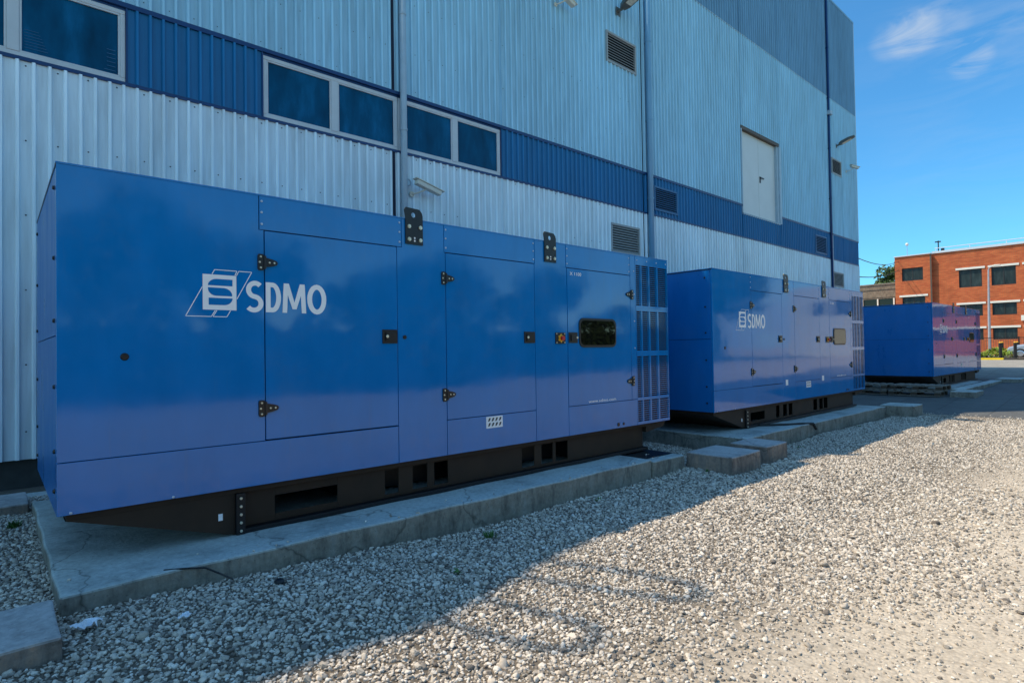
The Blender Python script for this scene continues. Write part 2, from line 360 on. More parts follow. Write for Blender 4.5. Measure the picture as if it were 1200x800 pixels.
# ------------------------------------------------------------------ gravel stones
def gravel():
    C = np.array([-.29, -4.577]); P = []
    def layer(pitch, x0, x1, y0, y1, smin, smax, far_keep):
        gx, gy = np.meshgrid(np.arange(x0, x1, pitch), np.arange(y0, y1, pitch))
        x = gx.ravel()+rng.uniform(-.5, .5, gx.size)*pitch*1.1; y = gy.ravel()+rng.uniform(-.5, .5, gx.size)*pitch*1.1
        s = smin*(smax/smin)**(rng.random(x.size)**1.6)
        return x, y, s
    xs_, ys_, ss_ = [], [], []
    for a in ((.0215, -1.6, 4.2, -4.2, 3.2, .0065, .0135, 1), (.0255, 4.2, 15.8, -5.0, 3.3, .0085, .0165, 1), (.048, -1.6, 8, -4.6, 3.2, .012, .021, 1), (.24, -1.6, 14, -4.6, 0, .019, .029, 1)):
        x, y, s = layer(*a); xs_.append(x); ys_.append(y); ss_.append(s)
    x = np.concatenate(xs_); y = np.concatenate(ys_); s = np.concatenate(ss_)
    k = np.ones(x.size, bool)
    # footprints: pads and blocks
    for (a, b, c, d) in ((0, 6.30, -.45, 2.6), (7.93, 14.6, -.5, 2.5), (-.9, -.04, -1.03, -.43), (-.9, -.04, 2.44, 3.1), (6.42, 7.18, -1.05, -.42), (7.45, 8.07, -1.02, -.42), (14.6, 15.35, -.95, -.3)):
        k &= ~((x > a-.005) & (x < b+.005) & (y > c-.005) & (y < d+.005))
    k &= (y > -.9) | (x > -.9)
    # the lit side towards the track gets sandier and emptier of stones
    edge = -3.3-.005*x+.35*np.sin(x*.9)+.25*np.sin(x*2.3+1)
    keep = np.clip((y-edge)/1.0+.5, .06, 1)*np.clip(1-(s-.018)*40*(y < edge+.5), .15, 1)*(1-.93*sm(14.2, 15.7, x+.3*np.sin(y*3)))
    keep *= np.where((y < -1.7) & (x > 6), .85, 1)
    k &= rng.random(x.size) < keep
    fx = rng.uniform(-.5, 15.5, 70000); fy = rng.uniform(-6, -1.8, 70000); fs_ = .004*(2.6**rng.random(70000))
    fe_ = np.clip(1-np.abs(fy-(-3.2-.028*fx))/1.8, .12, 1); fk = rng.random(70000) < fe_
    x = np.concatenate([x, fx]); y = np.concatenate([y, fy]); s = np.concatenate([s, fs_]); k = np.concatenate([k, fk])
    # stones kicked up onto the pads
    px_ = rng.uniform(0, 6, 260); py_ = -.42+.30*rng.random(260)**2.2
    # near the camera only what stands in front of it
    ang = np.degrees(np.arctan2(x-C[0], y-C[1])); k &= (ang > -14) & (ang < 100)
    x, y, s = x[k], y[k], s[k]
    z = hgt(x, y)+s*rng.uniform(-.25, .60, x.size)
    kk = rng.random(260) < .22; x = np.concatenate([x, px_[kk]]); y = np.concatenate([y, py_[kk]]); sp_ = rng.uniform(.004, .011, int(kk.sum())); s = np.concatenate([s, sp_]); z = np.concatenate([z, -.351+sp_*.3])
    me = bpy.data.meshes.new('gravel'); n = x.size
    me.vertices.add(n); me.vertices.foreach_set('co', np.stack([x, y, z], 1).astype(np.float32).ravel())
    a = me.attributes.new('rot', 'FLOAT_VECTOR', 'POINT')
    rot = np.stack([rng.normal(0, .35, n), rng.normal(0, .35, n), rng.uniform(0, 6.28, n)], 1); a.data.foreach_set('vector', rot.astype(np.float32).ravel())
    a = me.attributes.new('scl', 'FLOAT', 'POINT'); a.data.foreach_set('value', s.astype(np.float32))
    o = bpy.data.objects.new('gravel', me); COL.objects.link(o)
    o['kind'] = 'stuff'; o['label'] = 'loose grey-beige crushed gravel covering the yard in front of the generators'; o['category'] = 'gravel'
    g = bpy.data.node_groups.new('gravel_stones', 'GeometryNodeTree')
    g.interface.new_socket('Geometry', in_out='INPUT', socket_type='NodeSocketGeometry'); g.interface.new_socket('Geometry', in_out='OUTPUT', socket_type='NodeSocketGeometry')
    N = g.nodes; Lk = g.links.new
    gi = N.new('NodeGroupInput'); go = N.new('NodeGroupOutput')
    jn = N.new('GeometryNodeJoinGeometry')
    for i in range(9):
        ic = N.new('GeometryNodeMeshIcoSphere'); ic.inputs['Radius'].default_value = 1; ic.inputs['Subdivisions'].default_value = 2
        nz = N.new('ShaderNodeTexNoise'); nz.noise_dimensions = '4D'; nz.inputs['W'].default_value = i*3.7; nz.inputs['Scale'].default_value = 1.0; nz.inputs['Detail'].default_value = 2
        sub = N.new('ShaderNodeVectorMath'); sub.operation = 'SUBTRACT'; sub.inputs[1].default_value = (.5, .5, .5); Lk(nz.outputs['Color'], sub.inputs[0])
        sc = N.new('ShaderNodeVectorMath'); sc.operation = 'SCALE'; sc.inputs['Scale'].default_value = 1.9; Lk(sub.outputs[0], sc.inputs[0])
        sp = N.new('GeometryNodeSetPosition'); Lk(ic.outputs['Mesh'], sp.inputs['Geometry']); Lk(sc.outputs[0], sp.inputs['Offset'])
        tr = N.new('GeometryNodeTransform'); Lk(sp.outputs[0], tr.inputs['Geometry'])
        tr.inputs['Scale'].default_value = (random.uniform(.95, 1.3), random.uniform(.7, .95), random.uniform(.5, .75))
        smt = N.new('GeometryNodeSetMaterial'); smt.inputs['Material'].default_value = M['stone']; Lk(tr.outputs[0], smt.inputs['Geometry'])
        sh = N.new('GeometryNodeSetShadeSmooth'); sh.inputs['Shade Smooth'].default_value = (i % 3 != 0); Lk(smt.outputs[0], sh.inputs['Geometry'])
        ti = N.new('GeometryNodeGeometryToInstance'); Lk(sh.outputs[0], ti.inputs[0]); Lk(ti.outputs[0], jn.inputs[0])
    ip = N.new('GeometryNodeInstanceOnPoints'); ip.inputs['Pick Instance'].default_value = True
    Lk(gi.outputs[0], ip.inputs['Points']); Lk(jn.outputs[0], ip.inputs['Instance'])
    ra = N.new('GeometryNodeInputNamedAttribute'); ra.data_type = 'FLOAT_VECTOR'; ra.inputs[0].default_value = 'rot'
    sa = N.new('GeometryNodeInputNamedAttribute'); sa.data_type = 'FLOAT'; sa.inputs[0].default_value = 'scl'
    Lk(ra.outputs[0], ip.inputs['Rotation']); Lk(sa.outputs[0], ip.inputs['Scale'])
    Lk(ip.outputs[0], go.inputs[0])
    md = o.modifiers.new('stones', 'NODES'); md.node_group = g
    print('stones', n)
gravel()

# ------------------------------------------------------------------ generator sets
def make_generator():
    root = empty('generator_set', (3.35, 1.05, -.35))
    def B(mb, name, mats, par=root, **k): return mb.build(name, mats, par, **k)
    core = MB().box(.03, 6.67, .034, 2.07, .004, 2.17); B(core, 'enclosure_body', 'seam')
    rf = MB().box(-.004, 6.704, -.004, 2.104, 2.2, 2.212); B(rf, 'roof_panel', 'blue', bevel=.003)
    def rivets(mb, pts, r=.011):
        for x, z in pts: mb.cyl((x, .0, z), (x, -.006, z), r, 8, r*.7, m=1)
    def panel(name, poly, riv=(), par=root, mat='blue', **k):
        mb = MB(); mb.prism(poly, 0, .03)
        rivets(mb, riv)
        return B(mb, name, [mat, 'rivet'], par, bevel=.002, **k)
    def rc(x0, x1, z0, z1): return [(x0, z0), (x1, z0), (x1, z1), (x0, z1)]
    rz = (1.985, 2.075, 2.16)
    pl = panel('side_panel', [(0, .331), (1.256, .331), (1.256, 1.938), (1.219, 1.938), (1.219, 2.2), (0, 2.2)], label='large plain blue panel at the left end of the enclosure front')
    s1 = panel('sill_panel', rc(0, 2.415, 0, .326), [(.07, .012), (.636, .012)])
    panel('top_panel', rc(1.2255, 2.4655, 1.942, 2.2), [(1.242, z) for z in rz]+[(2.447, z) for z in rz])
    d1 = panel('door', rc(1.264, 2.415, .337, 1.934))
    panel('side_panel', [(2.421, 0), (2.945, 0), (2.945, 1.938), (2.932, 1.938), (2.932, 2.2), (2.471, 2.2), (2.471, 1.938), (2.421, 1.938)])
    panel('top_panel', rc(2.938, 4.1365, 1.942, 2.2), [(2.955, z) for z in rz]+[(4.12, z) for z in rz])
    d2 = panel('door', rc(2.953, 4.13, .337, 1.934)); s2 = panel('sill_panel', rc(2.951, 4.13, 0, .331))
    panel('side_panel', [(4.136, 0), (4.651, 0), (4.651, 1.938), (4.638, 1.938), (4.638, 2.2), (4.143, 2.2), (4.143, 1.938), (4.136, 1.938)])
    panel('top_panel', rc(4.644, 5.85, 1.942, 2.2), [(4.66, z) for z in rz]+[(5.83, z) for z in rz])
    d3 = panel('door', rc(4.66, 5.848, .337, 1.934)); s3 = panel('sill_panel', rc(4.657, 5.958, 0, .331))
    panel('side_panel', [(5.855, .337), (5.958, .337), (5.958, 2.2), (5.855, 2.2)], [(5.93, z) for z in (1.0, 1.35, 1.7, 2.0)])
    # grilles
    cols = ((5.978, 6.085), (6.108, 6.255), (6.285, 6.445), (6.475, 6.688))
    zr = ((.035, .317), (.352, .895), (.962, 1.486), (1.553, 2.09))
    fr = MB(); zz = [0]+[v for ab in zr for v in ab]+[2.2]
    for i in range(0, len(zz), 2): fr.box(5.964, 6.70, 0, .03, zz[i], zz[i+1])
    rivets(fr, [(6.0+i*.22, 2.15) for i in range(4)]); B(fr, 'grille_frame', ['blue', 'rivet'], bevel=.002)
    for z0, z1 in zr:
        g = MB(); xx = [5.964]+[v for ab in cols for v in ab]+[6.70]
        for i in range(0, len(xx), 2): g.box(xx[i], xx[i+1], .002, .03, z0, z1)
        n = round((z1-z0)/.0272)
        for x0, x1 in cols:
            for i in range(n+1):
                z = z0+(z1-z0)*i/n
                g.quad((x0, .003, max(z-.0044, z0)), (x1, .003, max(z-.0044, z0)), (x1, .003, min(z+.0044, z1)), (x0, .003, min(z+.0044, z1)))
        go_ = B(g, 'air_grille', 'blue')
        B(MB().quad((5.97, .0325, z0), (6.695, .0325, z0), (6.695, .0325, z1), (5.97, .0325, z1)), 'grille_backing', 'void', go_)
    # end and rear panels
    for x0, x1, sg in ((0, .03, -1), (6.67, 6.70, 1)):
        xb = x0 if sg < 0 else x1
        for z0, z1 in ((.0, 1.120), (1.126, 2.2)):
            bo = MB().box(x0, x1, .034, 2.1, z0, z1)
            for z in (.14, .39, .80, 1.22, 1.62, 2.07):
                for y in (.12, 1.98):
                    if z0 < z < z1: bo.cyl((xb, y, z), (xb+sg*.012, y, z), .016, 10, .011, m=1)
            B(bo, 'end_panel', ['blue_end', 'black'], bevel=.002)
    B(MB().box(.032, 6.668, 2.07, 2.1, 0, 2.2), 'rear_panel', 'blue_end')
    B(MB().box(-.0035, .0, .0, 2.1, 2.185, 2.2), 'roof_seal', 'black')
    # hinges, latches
    def hinge(d, xg, z, sg):
        h = MB()
        h.prism([(xg-sg*.052, z-.05), (xg-sg*.045, z-.062), (xg-sg*.012, z-.062), (xg-sg*.006, z-.05), (xg-sg*.006, z+.05), (xg-sg*.012, z+.062), (xg-sg*.045, z+.062), (xg-sg*.052, z+.05)], -.012, -.0005)
        h.prism([(xg-sg*.003, z-.038), (xg+sg*.06, z-.026), (xg+sg*.09, z-.015), (xg+sg*.098, z), (xg+sg*.09, z+.015), (xg+sg*.06, z+.026), (xg-sg*.003, z+.038)], -.012, -.0005)
        h.cyl((xg, -.014, z-.05), (xg, -.014, z+.05), .010, 8)
        for x, dz in ((-.03, .042), (-.038, 0), (-.03, -.042), (.035, 0), (.072, 0)): h.cyl((xg+sg*x, -.012, z+dz), (xg+sg*x, -.016, z+dz), .0085, 8, .006, m=1)
        B(h, 'hinge', ['black', 'zinc'], d)
    for z in (1.69, .576): hinge(d1, 1.260, z, 1); hinge(d2, 2.949, z, 1); hinge(d3, 5.852, z, -1)
    def latch(d, x0, x1, key):
        l = MB(); l.box(x0, x1, -.010, -.0005, 1.068, 1.19); l.box(x0+.03, x1-.03, -.022, -.010, 1.09, 1.165)
        l.cyl((key, -.022, 1.13), (key, -.032, 1.13), .014, 10, m=1); B(l, 'latch', ['black', 'zinc'], d, bevel=.002)
    latch(d1, 2.262, 2.41, 2.30); latch(d2, 3.965, 4.122, 4.005); latch(d3, 4.668, 4.815, 4.79)
    k = MB().cyl((2.488, 0, 1.124), (2.488, -.01, 1.124), .018, 10); B(k, 'lock_stop', 'black')
    k = MB().cyl((.357, 0, .984), (.357, -.008, .984), .026, 12, .02); B(k, 'cable_plug', 'black', pl)
    for x, r in ((5.56, .024), (5.665, .017)): B(MB().cyl((x, 0, .045), (x, -.006, .045), r, 12), 'drain_plug', 'black', s3)
    # emergency stop
    e = MB(); e.box(4.445, 4.605, -.012, -.0005, 1.06, 1.185)
    for x in (4.46, 4.59):
        for z in (1.072, 1.172): e.cyl((x, -.012, z), (x, -.016, z), .008, 8, m=1)
    eo = B(e, 'emergency_stop', ['black', 'zinc'], bevel=.002)
    e = MB(); c = (4.53, 1.122)
    st = [(c[0]+(.052 if i % 2 else .038)*math.cos(i*math.pi/6), c[1]+(.052 if i % 2 else .038)*math.sin(i*math.pi/6)) for i in range(12)]
    e.prism(st, -.016, -.0125); B(e, 'star_plate', 'yellow', eo)
    e = MB().cyl((c[0]+.01, -.016, c[1]), (c[0]+.01, -.045, c[1]), .024, 14, .027); B(e, 'button', 'red', eo, bevel=.004)
    # inspection window
    def rrect(x0, x1, z0, z1, r, n=5):
        o = []
        for cx, cz, a in ((x1-r, z0+r, -90), (x1-r, z1-r, 0), (x0+r, z1-r, 90), (x0+r, z0+r, 180)):
            for i in range(n+1): t = R(a+90*i/n); o.append((cx+r*math.cos(t), cz+r*math.sin(t)))
        return o
    w = MB(); w.prism(rrect(4.845, 5.535, 1.015, 1.362, .075), -.012, -.0005); wo = B(w, 'window_frame', 'black', d3, bevel=.003)
    w = MB(); w.prism(rrect(4.872, 5.508, 1.042, 1.335, .06), -.015, -.0125); B(w, 'window_pane', 'glass_dark', d3)
    # lifting lugs
    for x in (2.505, 4.285):
        l = MB()
        pol = [(x, 1.975), (x+.185, 1.975), (x+.185, 2.235), (x+.165, 2.29), (x+.15, 2.302), (x+.005, 2.31), (x-.012, 2.285), (x, 2.23)]
        # plate with a round eye
        hx, hz, hr = x+.085, 2.245, .024
        l.prism([(p[0], p[1]) for p in [(x, 1.975), (x+.185, 1.975), (x+.185, 2.205), (x, 2.205)]], -.014, -.0045)
        ring = [(hx+hr*math.cos(R(a)), hz+hr*math.sin(R(a))) for a in range(0, 360, 30)]
        out = [(x+.185, 2.245), (x+.175, 2.275), (x+.15, 2.302), (x+.085, 2.306), (x+.005, 2.31), (x-.012, 2.285), (x-.004, 2.245), (x-.001, 2.225), (x, 2.205), (x+.085, 2.205), (x+.185, 2.205), (x+.185, 2.225)]
        for i in range(12):
            j = (i+1) % 12; q = [ring[i], out[i], out[j], ring[j]]
            l.prism(q, -.014, -.0045)
        lo = B(l, 'lifting_lug', 'black')
        for bx in (.035, .155):
            for bz in (2.135, 2.018):
                b_ = MB(); b_.cyl((x+bx, -.014, bz), (x+bx, -.026, bz), .019, 6); b_.cyl((x+bx, -.026, bz), (x+bx, -.031, bz), .010, 8); B(b_, 'bolt', 'zinc', lo)
        b_ = MB()
        for bz in (2.008, 2.034): b_.cyl((x+.095, -.0145, bz), (x+.095, -.016, bz), .009, 10)
        B(b_, 'weight_mark', 'decal', lo)
    # logo: square emblem with slanted outlines, then the letters
    y = -.0015
    def para(pts, t=.0055):
        o = MB()
        for a, b in zip(pts, pts[1:]): stroke(o, [a, b], t, y)
        return o
    lg = MB()
    for pts in ([(.890, 1.573), (.908, 1.607), (1.060, 1.607), (1.046, 1.573)], [(.826, 1.478), (.718, 1.266), (.884, 1.266), (.911, 1.312)],
                [(1.057, 1.573), (1.073, 1.607), (1.166, 1.607), (1.059, 1.400)], [(.921, 1.312), (.895, 1.266), (.989, 1.266), (1.014, 1.312)]):
        for a, b in zip(pts, pts[1:]): stroke(lg, [a, b], .0055, y)
    X0, X1, Z0, Z1 = .828, 1.056, 1.315, 1.571; w_, h_ = X1-X0, Z1-Z0
    lg.quad((X0, y, Z0), (X1, y, Z0), (X1, y, Z1), (X0, y, Z1))
    def U(u, v): return (X0+u*w_, y-.001, Z0+v*h_)
    def arc(cu, cv, ru, rv, a0, a1, n=10): return [U(cu+ru*math.cos(R(a0+(a1-a0)*i/n)), cv+rv*math.sin(R(a0+(a1-a0)*i/n))) for i in range(n+1)]
    lg.poly([U(.15, .69)]+[U(.88, .69), U(.88, .88)]+arc(.42, .69, .27, .19, 90, 180)[0:10], 1)
    lg.poly([U(.15, .63)]+arc(.36, .63, .21, .21, 180, 270)+arc(.66, .42, .22, .21, 0, 90) if False else [U(.15, .63)]+arc(.40, .60, .25, .20, 180, 270)[1:]+[U(.86, .40)]+arc(.60, .42, .27, .21, 0, 90), 1)
    lg.poly([U(.17, .14), U(.62, .14)]+arc(.62, .34, .26, .20, -90, 0)[1:]+[U(.17, .34)], 1)
    B(lg, 'emblem', ['decal', 'decal_blue'], pl)
    def arcp(cx, cz, rx, rz, a0, a1, n=16): return [(cx+rx*math.cos(R(a0+(a1-a0)*i/n)), cz+rz*math.sin(R(a0+(a1-a0)*i/n))) for i in range(n+1)]
    t = .036; S = MB(); x0, x1, z0, z1 = 1.118, 1.250, 1.305, 1.545; cx = (x0+x1)/2
    rt = (z1-z0-t)/4; rx = (x1-x0-t)/2
    p = arcp(cx+.006, z1-t/2-rt, rx, rt, 42, 262, 18)+arcp(cx-.004, z0+t/2+rt, rx+.004, rt, 82, -142, 18)
    stroke(S, p, t, y); B(S, 'lettering', 'decal', pl)
    D = MB(); x0, x1, z0, z1 = 1.268, 1.383, 1.31, 1.54
    D.quad((x0, y, z0), (x0+t, y, z0), (x0+t, y, z1), (x0, y, z1))
    rzz = (z1-z0-t)/2; cz = (z0+z1)/2; ex = x0+t+.014
    stroke(D, [(x0+t, z1-t/2)]+arcp(ex, cz, x1-t/2-ex, rzz, 90, -90, 20)+[(x0+t, z0+t/2)], t, y)
    x0, x1 = 1.397, 1.580; q = .036; mx = (x0+x1)/2       # M
    D.quad((x0-.003, y, z0), (x0+q-.003, y, z0), (x0+q+.008, y, z1), (x0+.008, y, z1)); D.quad((x1-q+.003, y, z0), (x1+.003, y, z0), (x1-.008, y, z1), (x1-q-.008, y, z1))
    for s_ in (1, -1):
        a = [(x0+.010, y, z1), (x0+q+.012, y, z1), (mx+.016, y, z0+.03), (mx-.016, y, z0+.03)] if s_ > 0 else [(mx-.016, y, z0+.03), (mx+.016, y, z0+.03), (x1-.010, y, z1), (x1-q-.012, y, z1)]
        D.quad(*[(v[0], y-.0004*(1 if s_ > 0 else 2), v[2]) for v in a])
    x0, x1 = 1.592, 1.752                               # O
    stroke(D, arcp((x0+x1)/2, (z0+z1)/2, (x1-x0-.040)/2, (z1-z0+.008-t)/2, 0, 345, 23), .040, y, closed=True)
    B(D, 'lettering', 'decal', d1)
    tm = text_mesh('X 1100', 4.705, 4.905, 1.855, 1.895, y, .012); tm.build('model_lettering', 'decal', d3)
    tm = text_mesh('www.sdmo.com', 5.0, 5.52, .352, .388, y, .008); tm.build('web_address', 'decal', d3)
    # pictogram sticker on the middle sill
    st = MB(); st.quad((3.425, y, .205), (3.645, y, .205), (3.645, y, .322), (3.425, y, .322))
    for r_ in range(2):
        for c_ in range(4):
            bx = 3.447+c_*.048; bz = .222+r_*.05
            st.poly([(bx, y-.001, bz), (bx+.022, y-.001, bz+.004), (bx+.038, y-.001, bz+.034), (bx+.016, y-.001, bz+.036)], 1)
    B(st, 'warning_sticker', ['decal', 'ink'], s2)
    # skid frame
    sk = MB(); Y0, Y1 = .10, 2.0
    sk.box(.05, 6.64, .045, Y1+.04, -.045, -.004, 0)
    pockets = [(1.36, 1.88), (2.33, 2.47), (2.62, 2.78), (2.86, 3.02), (4.0, 4.19), (4.3, 4.48), (4.53, 4.73)]
    def web(y0, y1, m):
        x = 1.12
        for i, (a, b) in enumerate(pockets):
            sk.box(x, a, y0, y1, -.315, -.045, m); zt = -.12 if i == 0 else -.07
            sk.box(a, b, y0, y1, zt, -.045, m); sk.box(a, b, y0, y1, -.315, -.285 if i else -.26, m); x = b
        sk.box(x, 6.20, y0, y1, -.315, -.045, m)
    web(Y0, Y0+.012, 0); web(Y1-.012, Y1, 0)
    for y in (.03, Y1-.09): sk.box(1.07, 6.22, y, y+.12, -.35, -.315, 1)
    for x in (1.14, 2.05, 3.3, 4.9, 6.1): sk.box(x, x+.02, Y0+.012, Y1-.012, -.31, -.046, 1)
    sk.box(2.2, 6.05, .42, 1.7, -.30, -.046, 1)
    sk.box(1.3, 2.0, .9, .96, -.16, -.10, 1)
    so = B(sk, 'skid_frame', ['skid', 'skid2'], bevel=.003)
    wd = MB(); wd.prism([(.045, -.004), (.045, -.02), (1.05, -.35), (1.05, -.046), (1.05, -.0455)], .06, 2.02)
    wd = MB(); wd.prism([(.045, -.046), (1.05, -.35), (1.05, -.046)], .05, 2.02)
    wo = B(wd, 'skid_ramp', 'skid')
    wd = MB(); wd.prism([(6.21, -.046), (6.21, -.12), (6.60, -.08), (6.64, -.046)], .05, 2.02); B(wd, 'skid_ramp', 'skid')
    wd = MB(); wd.box(1.052, 1.115, .02, .10, -.349, -.046)
    for z in (-.08, -.14, -.20, -.26, -.32): wd.cyl((1.083, .02, z), (1.083, .008, z), .011, 6, m=1)
    B(wd, 'joint_plate', ['skid2', 'zinc'], so, bevel=.002)
    lb = MB().quad((.935, .0485, -.225), (.965, .0485, -.225), (.965, .0485, -.175), (.935, .0485, -.175)); B(lb, 'serial_label', 'decal', wo)
    return root
gen1 = make_generator()
gen1['category'] = 'generator'; gen1['group'] = 'blue generator sets in a row along the wall'
gen2 = copy_tree(gen1); gen2.location = (3.35+7.9, 1.05, -.35)
gen3 = copy_tree(gen1); gen3.location = (3.35+20.6, 1.05, -.31)
gen1['label'] = 'nearest and largest blue generator enclosure, on the long concrete pad'
gen2['label'] = 'middle blue generator enclosure behind the two small concrete blocks'
gen3['label'] = 'farthest blue generator enclosure beside the wooden pallets'
POS[gen2.name] = (3.35+7.9, 1.05, -.35)
for x, z in ((7.9+2.52, .29), (7.9+4.2, .30)):
    q = MB().quad((x, -.0015, z), (x+.10, -.0015, z), (x+.10, -.0015, z+.10), (x, -.0015, z+.10)); q.build('white_sticker', 'decal', gen2)

# ------------------------------------------------------------------ concrete pads and blocks
def rough_block(name, x0, x1, y0, y1, z0, z1, mat, amp=.006, div=.12, bevel=.014, **tags):
    nx = max(2, int((x1-x0)/div)); ny = max(2, int((y1-y0)/div)); nz = max(2, int((z1-z0)/.08)); mb = MB()
    def grid(f, a, b):
        o = len(mb.v)
        for j in range(b+1):
            for i in range(a+1): mb.v.append(f(i/a, j/b))
        for j in range(b):
            for i in range(a): mb.f.append((o+j*(a+1)+i, o+j*(a+1)+i+1, o+(j+1)*(a+1)+i+1, o+(j+1)*(a+1)+i)); mb.m.append(0)
    L = lambda a, b, t: a+(b-a)*t
    def J(x, y, z):
        s = math.sin(x*7.1+y*3.3)*math.sin(y*9.7+z*11)+.7*math.sin(x*19+z*7+y*5)
        t = math.sin(x*5.3+1)*.6+math.sin(x*13.7+y*2)*.4
        w = min(max((z-z0)/(z1-z0), 0), 1)
        return (x+amp*.5*math.sin(y*8+z*5), y+amp*(s*.5+t*.35), z+amp*.45*math.sin(x*6+y*4)*w)
    grid(lambda u, v: J(L(x0, x1, u), L(y0, y1, v), z1), nx, ny)
    grid(lambda u, v: J(L(x0, x1, u), y0, L(z0, z1, v)), nx, nz)
    grid(lambda u, v: J(L(x1, x0, u), y1, L(z0, z1, v)), nx, nz)
    grid(lambda u, v: J(x0, L(y1, y0, u), L(z0, z1, v)), ny, nz)
    grid(lambda u, v: J(x1, L(y0, y1, u), L(z0, z1, v)), ny, nz)
    o = mb.build(name, mat, smooth=False, **tags)
    w = o.modifiers.new('weld', 'WELD'); w.merge_threshold = .0005
    b = o.modifiers.new('bevel', 'BEVEL'); b.width = bevel; b.segments = 2; b.limit_method = 'ANGLE'; b.angle_limit = R(50)
    return o
rough_block('concrete_pad', -.02, 5.62, -.44, 2.5, -.85, -.352, 'conc', .010, label='long low concrete pad under the nearest generator', category='concrete pad')
rough_block('pad_extension', 5.63, 6.30, -.47, 2.5, -.85, -.372, 'conc', .006, label='dark wet short concrete slab at the right end of the longest pad', category='concrete slab')
MB().box(5.66, 6.29, -.30, 2.3, -.372, -.3665).build('wet_stain', 'pad_stain', label='black wet stain on the slab at the end of the nearest pad', category='wet slab stain')  # dark wet stain on the slab, built as a thin sheet
rough_block('concrete_pad', 7.93, 10.42, -.46, 2.4, -.85, -.352, 'conc', .008, label='concrete slab under the left half of the middle generator', category='concrete pad')
rough_block('concrete_pad', 10.46, 14.55, -.42, 2.4, -.85, -.37, 'conc', .008, label='concrete slab under the right half of the middle generator', category='concrete pad')
blocks = [(-.95, -.045, -1.03, -.43, -.352, 'brown-stained concrete block in the lower left corner touching the nearest pad'),
          (-.95, -.045, 2.44, 3.08, -.352, 'concrete block at the left edge behind the corner of the nearest pad'),
          (6.42, 7.17, -1.05, -.41, -.355, 'larger front concrete block on the gravel between the two pads'),
          (7.45, 8.07, -1.01, -.47, -.35, 'concrete block against the corner of the middle generator pad, right of the front block'),
          (14.60, 15.34, -.93, -.28, -.345, 'concrete block at the far right end of the middle generator pad'),
          (18.55, 19.5, -1.33, -.78, -.25, 'flat concrete slab on the asphalt in front of the wooden pallets'),
          (25.0, 26.0, -1.4, -.75, -.19, 'small concrete slab on the asphalt beyond the farthest generator')]
for i, (x0, x1, y0, y1, zt, lb) in enumerate(blocks):
    rough_block('concrete_block', x0, x1, y0, y1, zt-.35, zt, 'conc_blk' if i < 4 else 'conc', .005, .1, label=lb, category='concrete block', group='loose concrete blocks beside the pads')
rough_block('concrete_kerb', 19.4, 25.0, -.93, -.62, -.6, -.24, 'conc', .006, label='long thin concrete kerb running along the farthest generator', category='kerb')
rough_block('concrete_pad', 20.9, 27.4, -.3, 2.4, -.8, -.312, 'conc', .006, label='low concrete pad under the farthest generator', category='concrete pad')
rough_block('drain_kerb', -6, 11.4, 3.05, 3.45, -.8, -.44, 'conc', .008, .3, label='concrete kerb strip in the shade at the foot of the clad wall', category='kerb')

# ------------------------------------------------------------------ pallets
def make_pallet():
    r = empty('wooden_pallet', (0, 0, 0))
    d = MB()
    for i in range(7): y = -.6+i*.183; d.box(-.4, .4, y, y+.10, .122, .144)
    d.build('deck_boards', 'wood', r, bevel=.003)
    s = MB()
    for x in (-.4, -.05, .3): s.box(x, x+.1, -.6, .6, .1, .1215)
    for x in (-.4, -.05, .3): s.box(x, x+.1, -.6, .6, 0, .022)
    s.build('runners', 'wood', r, bevel=.003)
    b = MB()
    for x in (-.4, -.05, .3):
        for y in (-.6, -.07, .46): b.box(x, x+.1, y, y+.14, .0222, .0998)
    b.build('spacer_blocks', 'bark', r, bevel=.003)
    return r
pal = make_pallet(); zp = float(hgt(18.6, .5))+.008
spots = [(18.75, -.02, zp, 0, 'wooden pallet on the asphalt, lower one of the right-hand stack beside the farthest generator'),
         (18.75, 1.24, zp, .02, 'wooden pallet on the asphalt, lower one of the left-hand stack beside the farthest generator'),
         (18.85, -.06, zp+.146, -.06, 'grey wooden pallet on top of the right-hand stack beside the farthest generator'),
         (18.80, 1.26, zp+.146, .05, 'grey wooden pallet on top of the left-hand stack beside the farthest generator')]
for i, (x, y, z, a, lb) in enumerate(spots):
    p = pal if i == 0 else copy_tree(pal); p.location = (x, y, z); p.rotation_euler = (0, 0, a)
    p['label'] = lb; p['category'] = 'pallet'; p['group'] = 'stacked wooden pallets'

# ------------------------------------------------------------------ warehouse
WY = 3.9
PER, PH = .143, .0515
bld = empty('warehouse', (12, 14, -.58), label='long warehouse clad in pale blue ribbed metal with a deep blue stripe', category='warehouse')
def corr(mb, x0, x1, z0, z1, y=WY, m=0):
    k0 = math.floor((x0-PH)/PER)-1; pts = []
    for k in range(k0, int((x1-PH)/PER)+3):
        c = PH+k*PER
        pts += [(c-.024, y), (c-.014, y-.020), (c+.014, y-.020), (c+.024, y), (c+.046, y), (c+.049, y-.003), (c+.070, y-.003), (c+.073, y)] if False else [(c-.027, y), (c-.012, y-.030), (c+.012, y-.030), (c+.020, y)]
    prof = [(x0, y)]+[p for p in pts if x0 < p[0] < x1]+[(x1, y)]
    # interpolated ends
    for (xa, ya), (xb, yb) in zip(prof, prof[1:]):
        if xb-xa > 1e-4: mb.quad((xa, ya, z0), (xb, yb, z0), (xb, yb, z1), (xa, ya, z1), m)
SCREW_Z = (.17, .91, 1.75, 2.59, 3.43, 4.28, 5.45, 6.1, 6.95, 7.8, 8.6)
